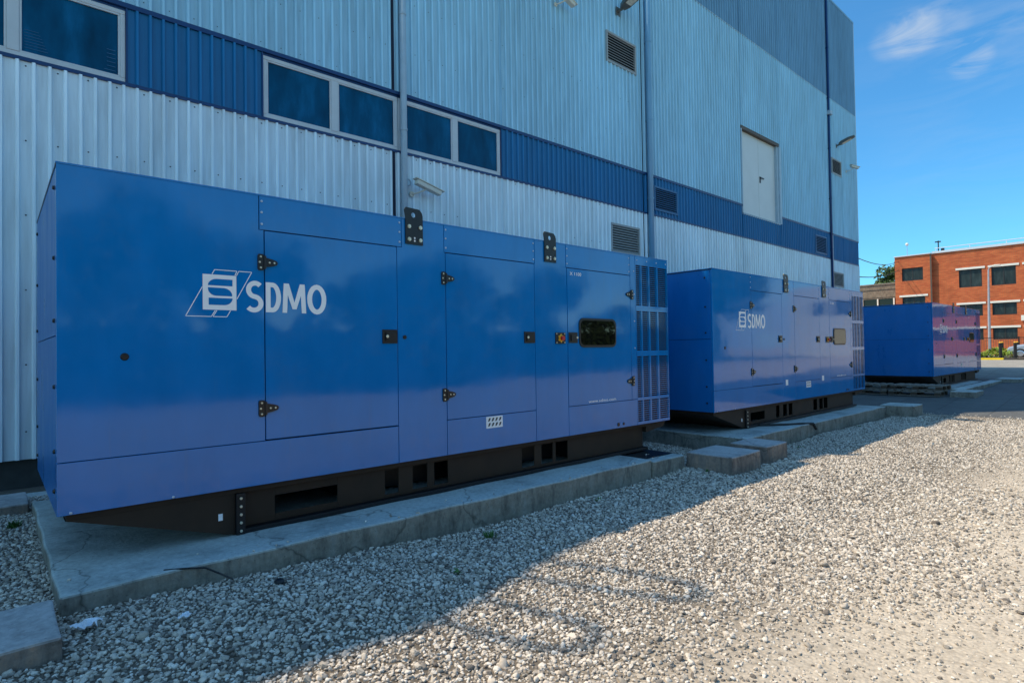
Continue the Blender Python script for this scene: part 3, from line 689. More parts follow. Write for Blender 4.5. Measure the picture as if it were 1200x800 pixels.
def wall(x0, x1, z0, z1, holes, mat, name):
    mb = MB(); cuts = sorted({x0, x1}|{min(max(h[i], x0), x1) for h in holes for i in (0, 1)})
    for a, b in zip(cuts, cuts[1:]):
        if b-a < 1e-4: continue
        zs = [z0]
        for h in sorted([h for h in holes if h[0] < (a+b)/2 < h[1] and h[3] > z0 and h[2] < z1], key=lambda h: h[2]):
            zs += [max(h[2], z0), min(h[3], z1)]
        zs.append(z1)
        for i in range(0, len(zs), 2):
            if zs[i+1]-zs[i] > 1e-3:
                corr(mb, a, b, zs[i], zs[i+1])
                for z in SCREW_Z:
                    for k in range(-8, 41):
                        x = -.02+.286*k
                        if zs[i]+.02 < z < zs[i+1]-.02 and a < x < b and abs(x-4.8) > .2 and (x < 6 or random.random() < .3): mb.cyl((x, WY-.001, z+random.uniform(-.01, .01)), (x, WY-.008, z), .0085 if z < 5 else .006, 6, m=1)
    return mb.build(name, [mat, 'screw'], bld)
XL, XJ, XR = -25., 11.66, 26.86
WIN_OLD = [(-1.35, -.16), (-.14, .93), (2.58, 4.66), (4.90, 7.04)]
LV = [(10.32, 11.46, 7.68, 8.41, 'louvre', 'grey louvred vent high on the wall left of the second downpipe'), (10.37, 11.48, 3.24, 3.93, 'louvre', ''), (12.11, 13.17, 4.48, 5.10, 'louvre_blue', ''),
      (24.06, 25.07, 7.73, 8.35, 'louvre', ''), (22.30, 23.36, 4.44, 5.12, 'louvre_blue', ''), (23.96, 25.04, 3.30, 3.88, 'louvre', '')]
DOOR = (16.77, 19.36, 5.11, 7.76)
holes = [(a, b, 4.33, 5.36) for a, b in ((-4.5, .95), (2.56, 7.06))]+[l[:4] for l in LV]+[DOOR]
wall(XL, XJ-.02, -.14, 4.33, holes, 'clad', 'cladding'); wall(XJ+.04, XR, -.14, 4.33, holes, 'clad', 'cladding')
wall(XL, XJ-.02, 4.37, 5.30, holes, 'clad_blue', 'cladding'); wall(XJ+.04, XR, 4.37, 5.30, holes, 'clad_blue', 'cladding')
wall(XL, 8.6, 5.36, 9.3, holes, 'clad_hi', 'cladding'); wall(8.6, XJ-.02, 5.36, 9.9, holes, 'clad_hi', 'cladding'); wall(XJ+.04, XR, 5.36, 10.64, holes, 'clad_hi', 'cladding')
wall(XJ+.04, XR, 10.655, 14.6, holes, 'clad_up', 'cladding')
fl = MB(); fl.box(XL, XR, WY-.026, WY+.03, 4.33, 4.37)
for a, b in ((XL, 2.56), (7.06, 16.76), (19.5, XR)): fl.box(a, b, WY-.03, WY+.03, 5.30, 5.36)
for a, b in ((-4.5, .95), (2.56, 7.06)): fl.box(a+.001, b-.001, WY-.032, WY+.1, 5.305, 5.358)
fl.build('band_flashing', 'flash_blue', bld)
MB().box(XJ+.1, XR, WY-.024, WY, 10.64, 10.655).build('tone_flashing', 'trim', bld)
cp = MB(); cp.prism([(XL, 9.302), (8.59, 9.302), (8.59, 9.42), (2.5, 9.42), (.5, 9.55), (-1.6, 9.95), (-3.2, 10.75), (XL, 10.8)], WY-.03, WY+.3); cp.box(8.6, XJ+.05, WY-.03, WY+.3, 9.902, 10.0); cp.box(XJ+.09, XR+.02, WY-.03, WY+.3, 14.6, 14.67); cp.build('parapet_coping', 'clad_up', bld)  # unseen left parapet profile shaped to set the shadow edge on the gravel
bd = MB(); bd.box(XL, XJ+.1, WY+.15, 26, -.9, 9.3); bd.box(XJ+.1, XR-.02, WY+.15, 26, -.9, 14.6); bd.build('wall_core', 'seam', bld)
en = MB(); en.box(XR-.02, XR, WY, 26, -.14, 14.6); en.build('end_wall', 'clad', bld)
en = MB(); en.box(XR-.06, XR+.012, WY-.028, WY+.03, -.14, 4.33); en.box(XR-.06, XR+.012, WY-.028, WY+.03, 5.36, 14.6); en.build('corner_trim', 'trim', bld)
MB().box(XL, XR, WY+.06, WY+.149, -.9, -.14).build('plinth', 'plinth', bld)
gp = MB(); gp.box(XJ-.02, XJ+.04, WY+.06, WY+.1, -.14, 14.6); gp.box(4.665, 4.705, WY-.022, WY-.002, -.14, 4.33); gp.box(4.665, 4.705, WY-.022, WY-.002, 5.36, 9.3); gp.build('expansion_joint', 'seam', bld)
# strip windows
for i, (a, b) in enumerate(((-4.5, -1.36), (-1.35, .93), (2.58, 4.775), (4.785, 7.04))):
    zz0, zz1 = 4.372, 5.27; f = MB(); t = .055; y0, y1 = WY+.0, WY+.07
    mid = {0: [], 1: [-.13], 2: [3.66], 3: [5.955]}[i]
    f.box(a, b, y0, y1, zz0, zz0+t); f.box(a, b, y0, y1, zz1-t, zz1)
    edges = [a]+mid+[b]; xs0 = []
    f.box(a, a+t, y0, y1, zz0+t, zz1-t); f.box(b-t, b, y0, y1, zz0+t, zz1-t)
    for m_ in mid: f.box(m_-.055, m_+.055, y0-.004, y1, zz0+t, zz1-t)
    wf = f.build('window', 'pvc', bld, bevel=.008)
    for j in range(len(edges)-1):
        g0 = a+t if j == 0 else mid[j-1]+.055; g1 = b-t if j == len(edges)-2 else mid[j]-.055
        MB().quad((g0, y0+.03, zz0+t), (g1, y0+.03, zz0+t), (g1, y0+.03, zz1-t), (g0, y0+.03, zz1-t)).build('window_pane', 'glass', wf)
        bd2 = MB(); u = .022
        bd2.box(g0, g1, y0+.006, y0+.028, zz0+t, zz0+t+u); bd2.box(g0, g1, y0+.006, y0+.028, zz1-t-u, zz1-t); bd2.box(g0, g0+u, y0+.006, y0+.028, zz0+t+u, zz1-t-u); bd2.box(g1-u, g1, y0+.006, y0+.028, zz0+t+u, zz1-t-u)
        bd2.build('sash', 'pvc', wf, bevel=.005)
    rv = MB()
    if i != 3: rv.box(a-.02, a-.001, WY-.02, y1, zz0-.002, 5.304)
    if i != 2: rv.box(b+.001, b+.02, WY-.02, y1, zz0-.002, 5.304)
    rv.box(a, b, WY+.002, WY+.02, zz1+.001, 5.304); rv.box(a, b, WY+.02, y1, zz1+.001, 5.304)
    rv.build('window_reveal', 'flash_blue', wf)
    if i == 1:
        bl = MB()
        for k in range(7): bl.box(-.03, .18-.014*k, WY+.024, WY+.0265, 4.50+k*.034, 4.505+k*.034)
        for k in range(6): bl.box(.74-.03*(k < 1), .83, WY+.024, WY+.0265, 4.49+k*.05, 4.497+k*.05)
        bl.build('blind_slats', 'louvre_blue', wf)
for (a, b, c, d, mt, lb) in LV:
    f = MB(); t = .05; y0 = WY-.035
    f.box(a, b, y0, WY+.02, c, c+t); f.box(a, b, y0, WY+.02, d-t, d); f.box(a, a+t, y0, WY+.02, c+t, d-t); f.box(b-t, b, y0, WY+.02, c+t, d-t)
    lo = f.build('louvre_vent', mt, bld, bevel=.004)
    s = MB(); n = 10
    for k in range(n):
        z = c+t+(d-c-2*t)*(k+.15)/n; q = (d-c-2*t)/n
        s.add([(a+t, y0+.008, z), (b-t, y0+.008, z), (b-t, y0+.008, z+.008), (a+t, y0+.008, z+.008), (a+t, y0+.05, z+q*.7), (b-t, y0+.05, z+q*.7), (b-t, y0+.05, z+q*.7+.008), (a+t, y0+.05, z+q*.7+.008)],
              [(0, 1, 2, 3), (3, 2, 6, 7), (0, 4, 5, 1), (4, 7, 6, 5)])
    s.build('slats', mt, lo)
    MB().quad((a+t, WY+.03, c+t), (b-t, WY+.03, c+t), (b-t, WY+.03, d-t), (a+t, WY+.03, d-t)).build('vent_backing', 'void', lo)
# loading door high in the wall
a, b, c, d = DOOR; mid = (a+b)/2
dr = MB(); dr.box(a+.02, mid-.006, WY+.08, WY+.13, c+.01, d-.07); dr.box(mid+.006, b-.12, WY+.08, WY+.13, c+.01, d-.07); do = dr.build('loading_door', 'door_white', bld, bevel=.004)
MB().box(mid-.006, mid+.006, WY+.1, WY+.13, c+.01, d-.07).build('door_gap', 'seam', do)
h = MB(); h.box(mid+.07, mid+.12, WY+.06, WY+.08, 6.28, 6.48); h.box(mid+.07, mid+.30, WY+.035, WY+.06, 6.42, 6.46); h.build('door_handle', 'black', do)
f = MB(); f.box(a-.01, b+.01, WY-.03, WY+.14, d-.07, d+.03); f.build('door_lintel', 'brown', bld)
f = MB(); f.box(a-.03, a+.02, WY-.03, WY+.14, c, d-.07); f.box(b-.12, b, WY-.0, WY+.14, c, d-.07); f.box(b, b+.17, WY-.028, WY+.02, 5.10, d-.05); f.box(a, b, WY-.03, WY+.14, c-.05, c); f.build('door_trim', 'trim', bld)
# downpipes
def pipe(x, r, z0, z1, mat, name='downpipe'):
    p = MB(); p.cyl((x, WY-.028-r, z0), (x, WY-.028-r, z1), r, 14)
    po = p.build(name, mat, bld, smooth=True)
    c_ = MB(); z = z0+.9
    while z < z1: c_.cyl((x, WY-.028-r, z), (x, WY-.028-r, z+.03), r+.008, 14); c_.box(x-.012, x+.012, WY-.03, WY, z, z+.03); z += 1.95
    c_.build('pipe_clips', mat, po)
pipe(4.84, .055, -.1, 9.9, 'trim'); pipe(11.86, .07, -.1, 14.6, 'clad_up'); pipe(23.75, .038, -.1, 14.5, 'flash_blue')
tb = MB(); tb.box(23.86, 24.02, WY-.03, WY-.0225, -.1, 5.4); tb.box(23.66, 23.9, WY-.16, WY-.02, 9.9, 10.05); tb.build('pipe_cover', 'trim', bld)

# taller wing behind is the same building; added unseen loops throw the looped shadows
rg = empty('roof_tubing', (.2, 4.6, 9.92), label='added pipe loops above the warehouse roof edge, unseen, there to cast looped shadows', category='shadow caster')
for k, (lx, ly, ww) in enumerate(((-1.35, 4.6, .45), (-2.2, 4.5, .45), (-1.75, 4.75, .3))):
    pass
def hoop(x, y, z, w, hh):
    m = MB(); pts = [(x, y, z)]+[(x+w*(1-math.cos(R(t)))/2, y, z+hh*math.sin(R(t))) for t in range(0, 181, 12)]
    m.tube(pts, .05, 8); return m

# ------------------------------------------------------------------ cameras and lights on the wall
def cctv(x, z, ln, tilt, lb, rh=0, ring=True, y=WY-.32):
    r = empty('security_camera', (x, WY-.02, z-.18), label=lb, category='security camera', group='security cameras on the warehouse wall')
    d = Vector((math.cos(R(rh))*math.cos(R(tilt)), -math.sin(R(rh))*math.cos(R(tilt)), -math.sin(R(tilt)))); p = Vector((x, WY-.22, z)); up = Vector((0, 0, 1)); sd = d.cross(up).normalized(); uu = sd.cross(d)
    def obx(mb, a0, a1, w, h0, h1, m=0):
        vs = [p+d*a+sd*s*w+uu*h_ for h_ in (h0, h1) for s in (-1, 1) for a in (a0, a1)]
        mb.add(vs, [(0, 1, 3, 2), (4, 6, 7, 5), (0, 4, 5, 1), (2, 3, 7, 6), (0, 2, 6, 4), (1, 5, 7, 3)], m)
    b_ = MB(); obx(b_, 0, ln, .055, -.045, .035); bo = b_.build('camera_body', 'cctv', r, bevel=.012)
    b_ = MB(); obx(b_, -.04, ln+.05, .065, .037, .052); b_.build('sun_shield', 'cctv', r, bevel=.004)
    b_ = MB(); c_ = p+d*ln; b_.cyl(c_, c_+d*.006, .035, 14); b_.build('lens', 'glass_dark', bo)
    b_ = MB(); m_ = p+d*ln*.45-uu*.045; b_.tube([m_, (x+.08, WY-.12, z-.16), (x+.03, WY-.03, z-.17)], .014, 8); b_.cyl((x+.03, WY-.02, z-.17), (x+.03, WY-.045, z-.17), .045, 12); b_.build('bracket', 'cctv', r)
    if ring:
        b_ = MB(); q = [(x-.06+.055*math.cos(R(t)), WY-.06, z+.01+.055*math.sin(R(t))) for t in range(0, 361, 24)]; b_.tube(q, .012, 8); b_.build('cable_loop', 'trim', r)
cctv(4.98, 3.84, .50, 14, 'white security camera with a sun shield low on the wall above the nearest generator')
cctv(8.60, 8.50, .42, 20, 'cream security camera at the top edge of the view', ring=False)
cctv(25.55, 8.25, .35, 12, 'small security camera near the far corner beside a vent', rh=30, ring=False)
def flood(x, z, s, lb):
    r = empty('wall_light', (x, WY-.02, z), label=lb, category='wall light', group='wall lights on the warehouse')
    y = WY
    a = MB(); a.cyl((x, y-.02, z), (x, y-.14*s, z+.02), .03*s, 10); a.box(x-.06*s, x+.06*s, y-.03, y-.021, z-.08*s, z+.08*s); a.build('bracket', 'lamp_body', r)
    # housing: tapered body pointing outwards and slightly up
    b_ = MB(); st = [(.12, .07, .05, -.04), (.22, .11, .08, -.05), (.50, .12, .075, -.045), (.72, .07, .04, -.03)]
    vs = []; rise = .30
    for (dy, w, t, bo) in st:
        zc = z+dy*s*rise
        vs += [(x-w*s, y-dy*s, zc+bo*s), (x+w*s, y-dy*s, zc+bo*s), (x+w*s*.8, y-dy*s, zc+t*s), (x-w*s*.8, y-dy*s, zc+t*s)]
    fs = [(3, 2, 1, 0), (12, 13, 14, 15)]
    for k in range(3):
        for j in range(4): fs.append((k*4+j, k*4+(j+1) % 4, (k+1)*4+(j+1) % 4, (k+1)*4+j))
    b_.add(vs, fs); b_.build('lamp_housing', 'lamp_body', r, bevel=.012)
    g = MB(); g.quad((x-.085*s, y-.26*s, z+.26*s*rise-.052*s), (x+.085*s, y-.26*s, z+.26*s*rise-.052*s), (x+.085*s, y-.6*s, z+.6*s*rise-.046*s), (x-.085*s, y-.6*s, z+.6*s*rise-.046*s)); g.build('lamp_lens', 'lamp_glass', r)
flood(10.78, 9.0, 1.25, 'wall light beside the top of the second downpipe')
flood(24.6, 8.9, .95, 'wall light near the far right corner above a small vent')

# ------------------------------------------------------------------ brick office block
XB = 64.0
def facade(mb, X, ya, yb, za, zb, holes, rec=.14):
    ys_ = sorted({ya, yb}|{h[i] for h in holes for i in (0, 1)}); zs_ = sorted({za, zb}|{h[i] for h in holes for i in (2, 3)})
    for y0, y1 in zip(ys_, ys_[1:]):
        for z0, z1 in zip(zs_, zs_[1:]):
            cy, cz = (y0+y1)/2, (z0+z1)/2
            if any(h[0] < cy < h[1] and h[2] < cz < h[3] for h in holes): continue
            mb.quad((X, y1, z0), (X, y0, z0), (X, y0, z1), (X, y1, z1))
    for y0, y1, z0, z1 in holes:
        for q in (((X, y0, z0), (X, y0, z1), (X+rec, y0, z1), (X+rec, y0, z0)), ((X, y1, z0), (X+rec, y1, z0), (X+rec, y1, z1), (X, y1, z1)),
                  ((X, y0, z0), (X+rec, y0, z0), (X+rec, y1, z0), (X, y1, z0)), ((X, y0, z1), (X, y1, z1), (X+rec, y1, z1), (X+rec, y0, z1))): mb.quad(*q)
br = empty('brick_office_block', (72, -10, -.3), label='three storey orange brick office block with dark windows and white lintels', category='office building')
wins = []
rows = [(6.02, 7.60), (3.46, 4.50), (1.36, 2.36)]
y = 7.48; first = True
k = 0
while y > -9:
    for r_, (z0, z1) in enumerate(rows): wins.append((y-1.62, y, z0, z1))
    k += 1; y = 7.48-2.26*k
mb = MB(); facade(mb, XB, -11, 9.42, -.6, 9.32, wins)
mb.quad((XB, -11, -.6), (XB+16, -11, -.6), (XB+16, -11, 9.32), (XB, -11, 9.32)); mb.quad((XB, -11, 9.32), (XB+16, -11, 9.32), (XB+16, 12.3, 9.32), (XB, 12.3, 9.32))
mb.build('brick_wall', 'brick', br)
lw = [(10.07, 11.74, 7.0, 8.2), (9.95, 11.75, 4.1, 5.5), (9.95, 11.75, 1.36, 2.36)]
mb = MB(); facade(mb, XB-.35, 9.45, 12.3, -.6, 9.30, lw, .2)
mb.box(XB-.35, XB, 9.42, 9.449, -.6, 9.30); mb.quad((XB-.35, 12.3, -.6), (XB-.35, 12.3, 9.3), (XB+16, 12.3, 9.3), (XB+16, 12.3, -.6)); mb.quad((XB-.35, 9.42, 9.301), (XB, 9.42, 9.301), (XB, 12.3, 9.301), (XB-.35, 12.3, 9.301))
mb.build('stair_tower_wall', 'brick', br)
MB().box(XB-.36, XB-.351, 9.40, 9.52, -.6, 9.31).build('step_shade_strip', 'brown', br)  # dark strip painting in the shade at the wall step
for i, (y0, y1, z0, z1) in enumerate(wins+lw):
    X = XB+.10 if i < len(wins) else XB-.35+.12
    f = MB(); t = .07; m_ = (y0+y1)/2
    f.box(X, X+.04, y0, y1, z0, z0+t); f.box(X, X+.04, y0, y1, z1-t, z1); f.box(X, X+.04, y0, y0+t, z0+t, z1-t); f.box(X, X+.04, y1-t, y1, z0+t, z1-t); f.box(X, X+.04, m_-.04, m_+.04, z0+t, z1-t)
    w = f.build('window', 'wframe', br)
    MB().quad((X+.02, y1, z0), (X+.02, y0, z0), (X+.02, y0, z1), (X+.02, y1, z1)).build('pane', 'glass_brick', w)
    if not (i >= len(wins) and i-len(wins) == 0):
        xl = XB if i < len(wins) else XB-.35
        MB().box(xl-.05, xl+.06, y0-.22, y1+.22, z1+.002, z1+.17).build('lintel', 'lintel', w)
cp = MB(); cp.box(XB-.1, XB+.3, -11, 9.42, 9.33, 9.52); cp.box(XB-.45, XB+.3, 9.44, 12.35, 9.31, 9.40); cp.build('roof_coping', 'coping', br)
rl = MB(); rl.tube([(XB+.4, -11, 9.85), (XB+.4, 9.3, 9.85)], .035, 6)
yy = 9.2
while yy > -11: rl.cyl((XB+.4, yy, 9.5), (XB+.4, yy, 9.85), .025, 6); yy -= 2.5
rl.build('roof_tubing', 'coping', br)
mt = empty('roof_mast', (XB+.8, 11.55, 9.32), label='thin mast with a white ball on the brick block roof', category='mast')
MB().cyl((XB+.8, 11.55, 9.32), (XB+.8, 11.55, 10.5), .02, 6).build('pole', 'galv', mt); MB().sphere((XB+.8, 11.55, 10.6), .14, 12).build('ball', 'lintel', mt, smooth=True)
an = empty('roof_antenna', (XB+.6, 9.05, 9.32), label='dark stub antenna on the roof edge of the brick block', category='antenna')
a_ = MB(); a_.cyl((XB+.6, 9.05, 9.32), (XB+.6, 9.05, 10.55), .05, 8); a_.build('pole', 'black', an)
a_ = MB(); a_.box(XB+.55, XB+.65, 8.85, 9.3, 10.4, 10.5); a_.box(XB+.5, XB+.7, 8.6, 8.85, 9.34, 9.8); a_.build('antenna_head', 'black', an)
sg = MB(); sg.box(XB-.14, XB-.05, 2.2, 3.34, 2.9, 3.35); sg.build('wall_sign', 'lintel', label='small white sign on the brick wall at the right edge', category='sign')
wb = empty('pale_hall', (70, -24, -.3), label='pale rendered hall across the yard to the right, outside the view', category='building')
mb = MB(); hw = [(y0, y0+1.6, z0, z0+1.5) for y0 in (-21.5, -19.2, -16) for z0 in (4.4,)]
facade(mb, 68, -24, -13.5, -.6, 7.6, hw, .15); mb.quad((68, -13.5, -.6), (68, -13.5, 7.6), (84, -13.5, 7.6), (84, -13.5, -.6)); mb.quad((68, -24, 7.6), (84, -24, 7.6), (84, -13.5, 7.6), (68, -13.5, 7.6)); mb.build('wall', 'lintel', wb)
for h_ in hw: MB().quad((68.12, h_[1], h_[2]), (68.12, h_[0], h_[2]), (68.12, h_[0], h_[3]), (68.12, h_[1], h_[3])).build('window', 'glass_dark', wb)
# grey block and tree behind
cb = empty('concrete_outbuilding', (78, 17, -.2), label='low grey concrete building between the warehouse and the brick block', category='building')
mb = MB(); hl = [(y0, y0+1.42, 5.0, 6.3) for y0 in (12.2, 13.95, 15.55, 17.10, 18.75, 20.4, 22.0)]
facade(mb, 75, 11.5, 26, -.6, 7.9, hl, .25); mb.quad((75, 11.5, 7.9), (85, 11.5, 7.9), (85, 26, 7.9), (75, 26, 7.9)); mb.quad((75, 11.5, -.6), (85, 11.5, -.6), (85, 11.5, 7.9), (75, 11.5, 7.9)); mb.build('wall', 'conc_bldg', cb)
MB().box(74.9, 75.3, 11.4, 26, 7.902, 8.02).build('roof_edge', 'conc', cb)
st = MB(); st.box(74.96, 74.999, 11.5, 26, 7.28, 7.33); st.box(74.97, 74.999, 11.5, 26, 6.42, 6.45); st.build('wall_joints', 'plinth', cb)
for h_ in hl:
    w = MB().quad((75.15, h_[1], h_[2]), (75.15, h_[0], h_[2]), (75.15, h_[0], h_[3]), (75.15, h_[1], h_[3])).build('window', 'glass_dark', cb)
mu = MB()
for h_ in hl: mu.box(74.98, 75.12, h_[1]+.03, h_[1]+.16, 5.0, 6.3)
mu.build('window_piers', 'lintel', cb)

# ------------------------------------------------------------------ trees, hedges
def tree(name, x, y, zb, hh, rad, seed, n, leaf, lb, group=None, mat='leaf', trunk_r=.22):
    rs = random.Random(seed); r = empty(name, (x, y, zb), label=lb, category='tree')
    if group: r['group'] = group
    t = MB(); top = zb+hh*.8; t.cyl((x, y, zb-.2), (x+.1, y, zb+hh*.35), trunk_r, 10, trunk_r*.7); t.cyl((x+.1, y, zb+hh*.35), (x, y+.1, top), trunk_r*.7, 8, .05)
    clumps = []
    for i in range(16):
        a = rs.uniform(0, 6.28); e = rs.uniform(-.35, 1)
        rr = rad*rs.uniform(.45, .95)*math.sqrt(max(.1, 1-e*e*.8)); c = Vector((x+rr*math.cos(a), y+rr*math.sin(a), zb+hh*.62+e*hh*.33))
        clumps.append((c, rad*rs.uniform(.28, .5))); t.cyl((x+.05, y, zb+hh*rs.uniform(.3, .55)), c, trunk_r*.3, 6, .02)
    t.build('trunk', 'bark', r)
    l = MB(); vs = []; fs = []
    for i in range(n):
        c, q = clumps[rs.randrange(len(clumps))]
        d = Vector((rs.gauss(0, 1), rs.gauss(0, 1), rs.gauss(0, .8))).normalized()*q*rs.uniform(.5, 1.08)**.6
        p = c+d; nrm = (d.normalized()+Vector((rs.gauss(0, .5), rs.gauss(0, .5), rs.gauss(0, .5)+.3))).normalized()
        a_ = nrm.orthogonal().normalized(); b_ = nrm.cross(a_); th = rs.uniform(0, 6.28); u = a_*math.cos(th)+b_*math.sin(th); v = nrm.cross(u)
        s = leaf*rs.uniform(.6, 1.3); o = len(vs); vs += [p-u*s, p-v*s*.5, p+u*s, p+v*s*.5]; fs.append((o, o+1, o+2, o+3))
    l.add(vs, fs); l.build('crown', mat, r)
    return r
tree('leafy_tree', 92, 19.8, -.2, 12.6, 2.6, 3, 3200, .26, 'bushy green tree rising behind the grey concrete building')
gt = 'trees across the yard behind the photographer'
protos = []
for i, (x, y, hh, rad) in enumerate(((-9, -27, 8.0, 3.6), (-2.5, -31, 7.0, 3.3), (5, -29, 9.0, 3.8), (12, -33, 7.5, 3.4), (19, -28, 8.5, 3.6), (27, -34, 8, 3.8), (36, -31, 9.5, 4.0), (43, -19.5, 13, 5), (49, -24, 13, 5))):
    if i < 3:
        o = tree('leafy_tree', x, y, -.5, hh, rad, 20+i, 4200, .24, '', gt); protos.append(o)
    else:
        o = copy_tree(protos[i % 3]); o.location = (x, y, -.5)
        if i > 6: o.scale = (1.35, 1.35, 1.5)
    o['label'] = ['broad tree on the lawn across the yard, far left of the row', 'shorter tree second from the left in the row across the yard', 'tall tree third from the left in the row across the yard', 'tree fourth from the left in the row across the yard', 'tree fifth from the left in the row across the yard', 'tree sixth from the left in the row across the yard', 'smaller last tree on the right of the row across the yard', 'tall tree closest to the end of the tall hedge', 'tall tree farthest to the right beyond the hedge end'][i]

hd = MB(); rs = random.Random(5); vs = []; fs = []
for i in range(2600):
    x = rs.uniform(47.2, 50.2); y = rs.uniform(1.9, 6.0); t = .42+.16*math.sin(y*3)+.10*math.sin(x*4+y*7)
    z = .10+rs.random()**.6*t; s = rs.uniform(.05, .11); a = rs.uniform(0, 6.28); b_ = rs.uniform(-.8, .8)
    u = Vector((math.cos(a), math.sin(a), b_)); v = Vector((-math.sin(a), math.cos(a), rs.uniform(-.5, .5))); p = Vector((x, y, z)); o = len(vs)
    vs += [p-u*s, p-v*s*.5, p+u*s, p+v*s*.5]; fs.append((o, o+1, o+2, o+3))
hd.add(vs, fs); hd.build('low_hedge', 'leaf_hedge', label='low yellow-green shrub bed behind the yellow kerb', category='hedge')
hd = MB(); rs = random.Random(9); vs = []; fs = []
for i in range(34000):
    x = rs.uniform(-16, 42); t = 3.1+.7*math.sin(x*.7)+.5*math.sin(x*1.9+1); y = -18.2+.35*math.sin(x*1.3)+rs.gauss(0, .25); z = -.5+rs.random()*t; s = rs.uniform(.08, .17); a = rs.uniform(0, 6.28); b_ = rs.uniform(-.8, .8)
    if rs.random() < .3: y = -18.2-rs.random()*1.4; z = -.5+t*rs.uniform(.9, 1.05)
    u = Vector((math.cos(a), b_, math.sin(a))); v = Vector((-math.sin(a), rs.uniform(-.5, .5), math.cos(a))); p = Vector((x, y, z)); o = len(vs)
    vs += [p-u*s, p-v*s*.55, p+u*s, p+v*s*.55]; fs.append((o, o+1, o+2, o+3))
hd.add(vs, fs); hr = hd.build('tall_hedge', 'leaf', label='tall dense dark green hedge across the yard behind the photographer', category='hedge')
MB().box(-16, 42, -19.6, -18.5, -.7, 2.0).build('hedge_core', 'bark', hr)
# kerbs, bollards
z45 = 0.0
MB().box(45.6, 45.9, 1.95, 3.1, -.1, .115).build('yellow_kerb', 'yellow_kerb', bevel=.02, label='bright yellow painted kerb at the edge of the road', category='kerb')
MB().box(45.6, 45.9, .9, 1.94, -.1, .11).build('dark_kerb', 'dark_kerb', bevel=.02, label='dark unpainted kerb stone right of the yellow one', category='kerb')
MB().box(45.91, 52, 1.0, 7, -.1, .10).build('planting_bed', 'brown', kind='structure')
bo = None
for i, (x, y, z, hh, lb) in enumerate(((46.1, 2.16, .1, .97, 'black bollard just behind the yellow kerb, nearest the hedge'), (46.1, 1.46, .1, .97, 'black bollard at the far right behind the dark kerb'), (50.6, 2.72, .12, .95, 'black bollard behind the hedge next to the farthest generator'), (50.6, 1.95, .12, .95, 'black bollard seen between the two nearer bollards'))):
    if bo is None:
        bo = r = empty('bollard', (x, y, z)); m = MB(); m.cyl((x, y, z), (x, y, z+.95), .085, 12); m.build('post', 'bollard', r); m = MB(); m.cyl((x, y, z+.95), (x, y, z+1.0), .095, 12, .05); m.build('cap', 'yellow', r)
    else: r = copy_tree(bo); r.location = (x, y, z)
    r['label'] = lb; r['category'] = 'bollard'; r['group'] = 'black bollards by the car park'
# fence
fe = empty('metal_fence', (55, -2, .1), label='thin black metal railing fence in front of the brick block', category='fence')
m = MB(); m.box(54.98, 55.02, -12, 7, 1.40, 1.45); m.box(54.98, 55.02, -12, 7, .35, .39); m.build('rails', 'bollard', fe)
m = MB(); yy = -12
while yy < 7: m.box(54.99, 55.01, yy, yy+.022, .1, 1.40); yy += .14
m.build('pickets', 'brown', fe)
m = MB(); yy = -12
while yy < 7.1: m.box(54.96, 55.04, yy-.04, yy+.04, -.1, 1.5); yy += 2.4
m.build('fence_posts', 'bollard', fe)
# lamp post
lp = empty('street_lamp', (57, 4.35, 0), label='tall grey street lamp pole in front of the brick facade', category='street lamp')
m = MB(); m.cyl((57, 4.38, -.1), (57, 4.36, 3), .10, 12, .085); m.cyl((57, 4.36, 3), (57, 4.32, 6.7), .085, 12, .05)
m.tube([(57, 4.32, 6.7), (56.97, 4.25, 6.86), (56.9, 4.05, 6.93)], .045, 8); m.build('pole', 'galv', lp, smooth=False)
m = MB(); m.prism([(4.08, 6.90), (3.75, 6.93), (3.55, 6.96), (3.6, 7.03), (3.9, 7.05), (4.08, 6.98)], 56.78, 57.02, axis='x'); m.build('lamp_head', 'lintel', lp, bevel=.02)
# overhead cables
def cable(p0, p1, sag, lb):
    pts = [(Vector(p0).lerp(Vector(p1), t/12))-Vector((0, 0, sag*4*(t/12)*(1-t/12))) for t in range(13)]
    MB().tube(pts, .022, 6).build('overhead_cable', 'bollard', label=lb, category='cable')
cable((26.9, 4.6, 5.15), (XB, 12.1, 9.0), .5, 'thin overhead cable, upper one, from the warehouse corner to the brick block')
cable((26.9, 4.4, 4.0), (XB-.3, 12.0, 8.1), .3, 'thin overhead cable, lower one, rising to the brick block')
m = MB(); m.box(26.87, 26.98, 3.93, 4.08, 4.2, 4.32); m.build('cable_bracket', 'lamp_body', bld)

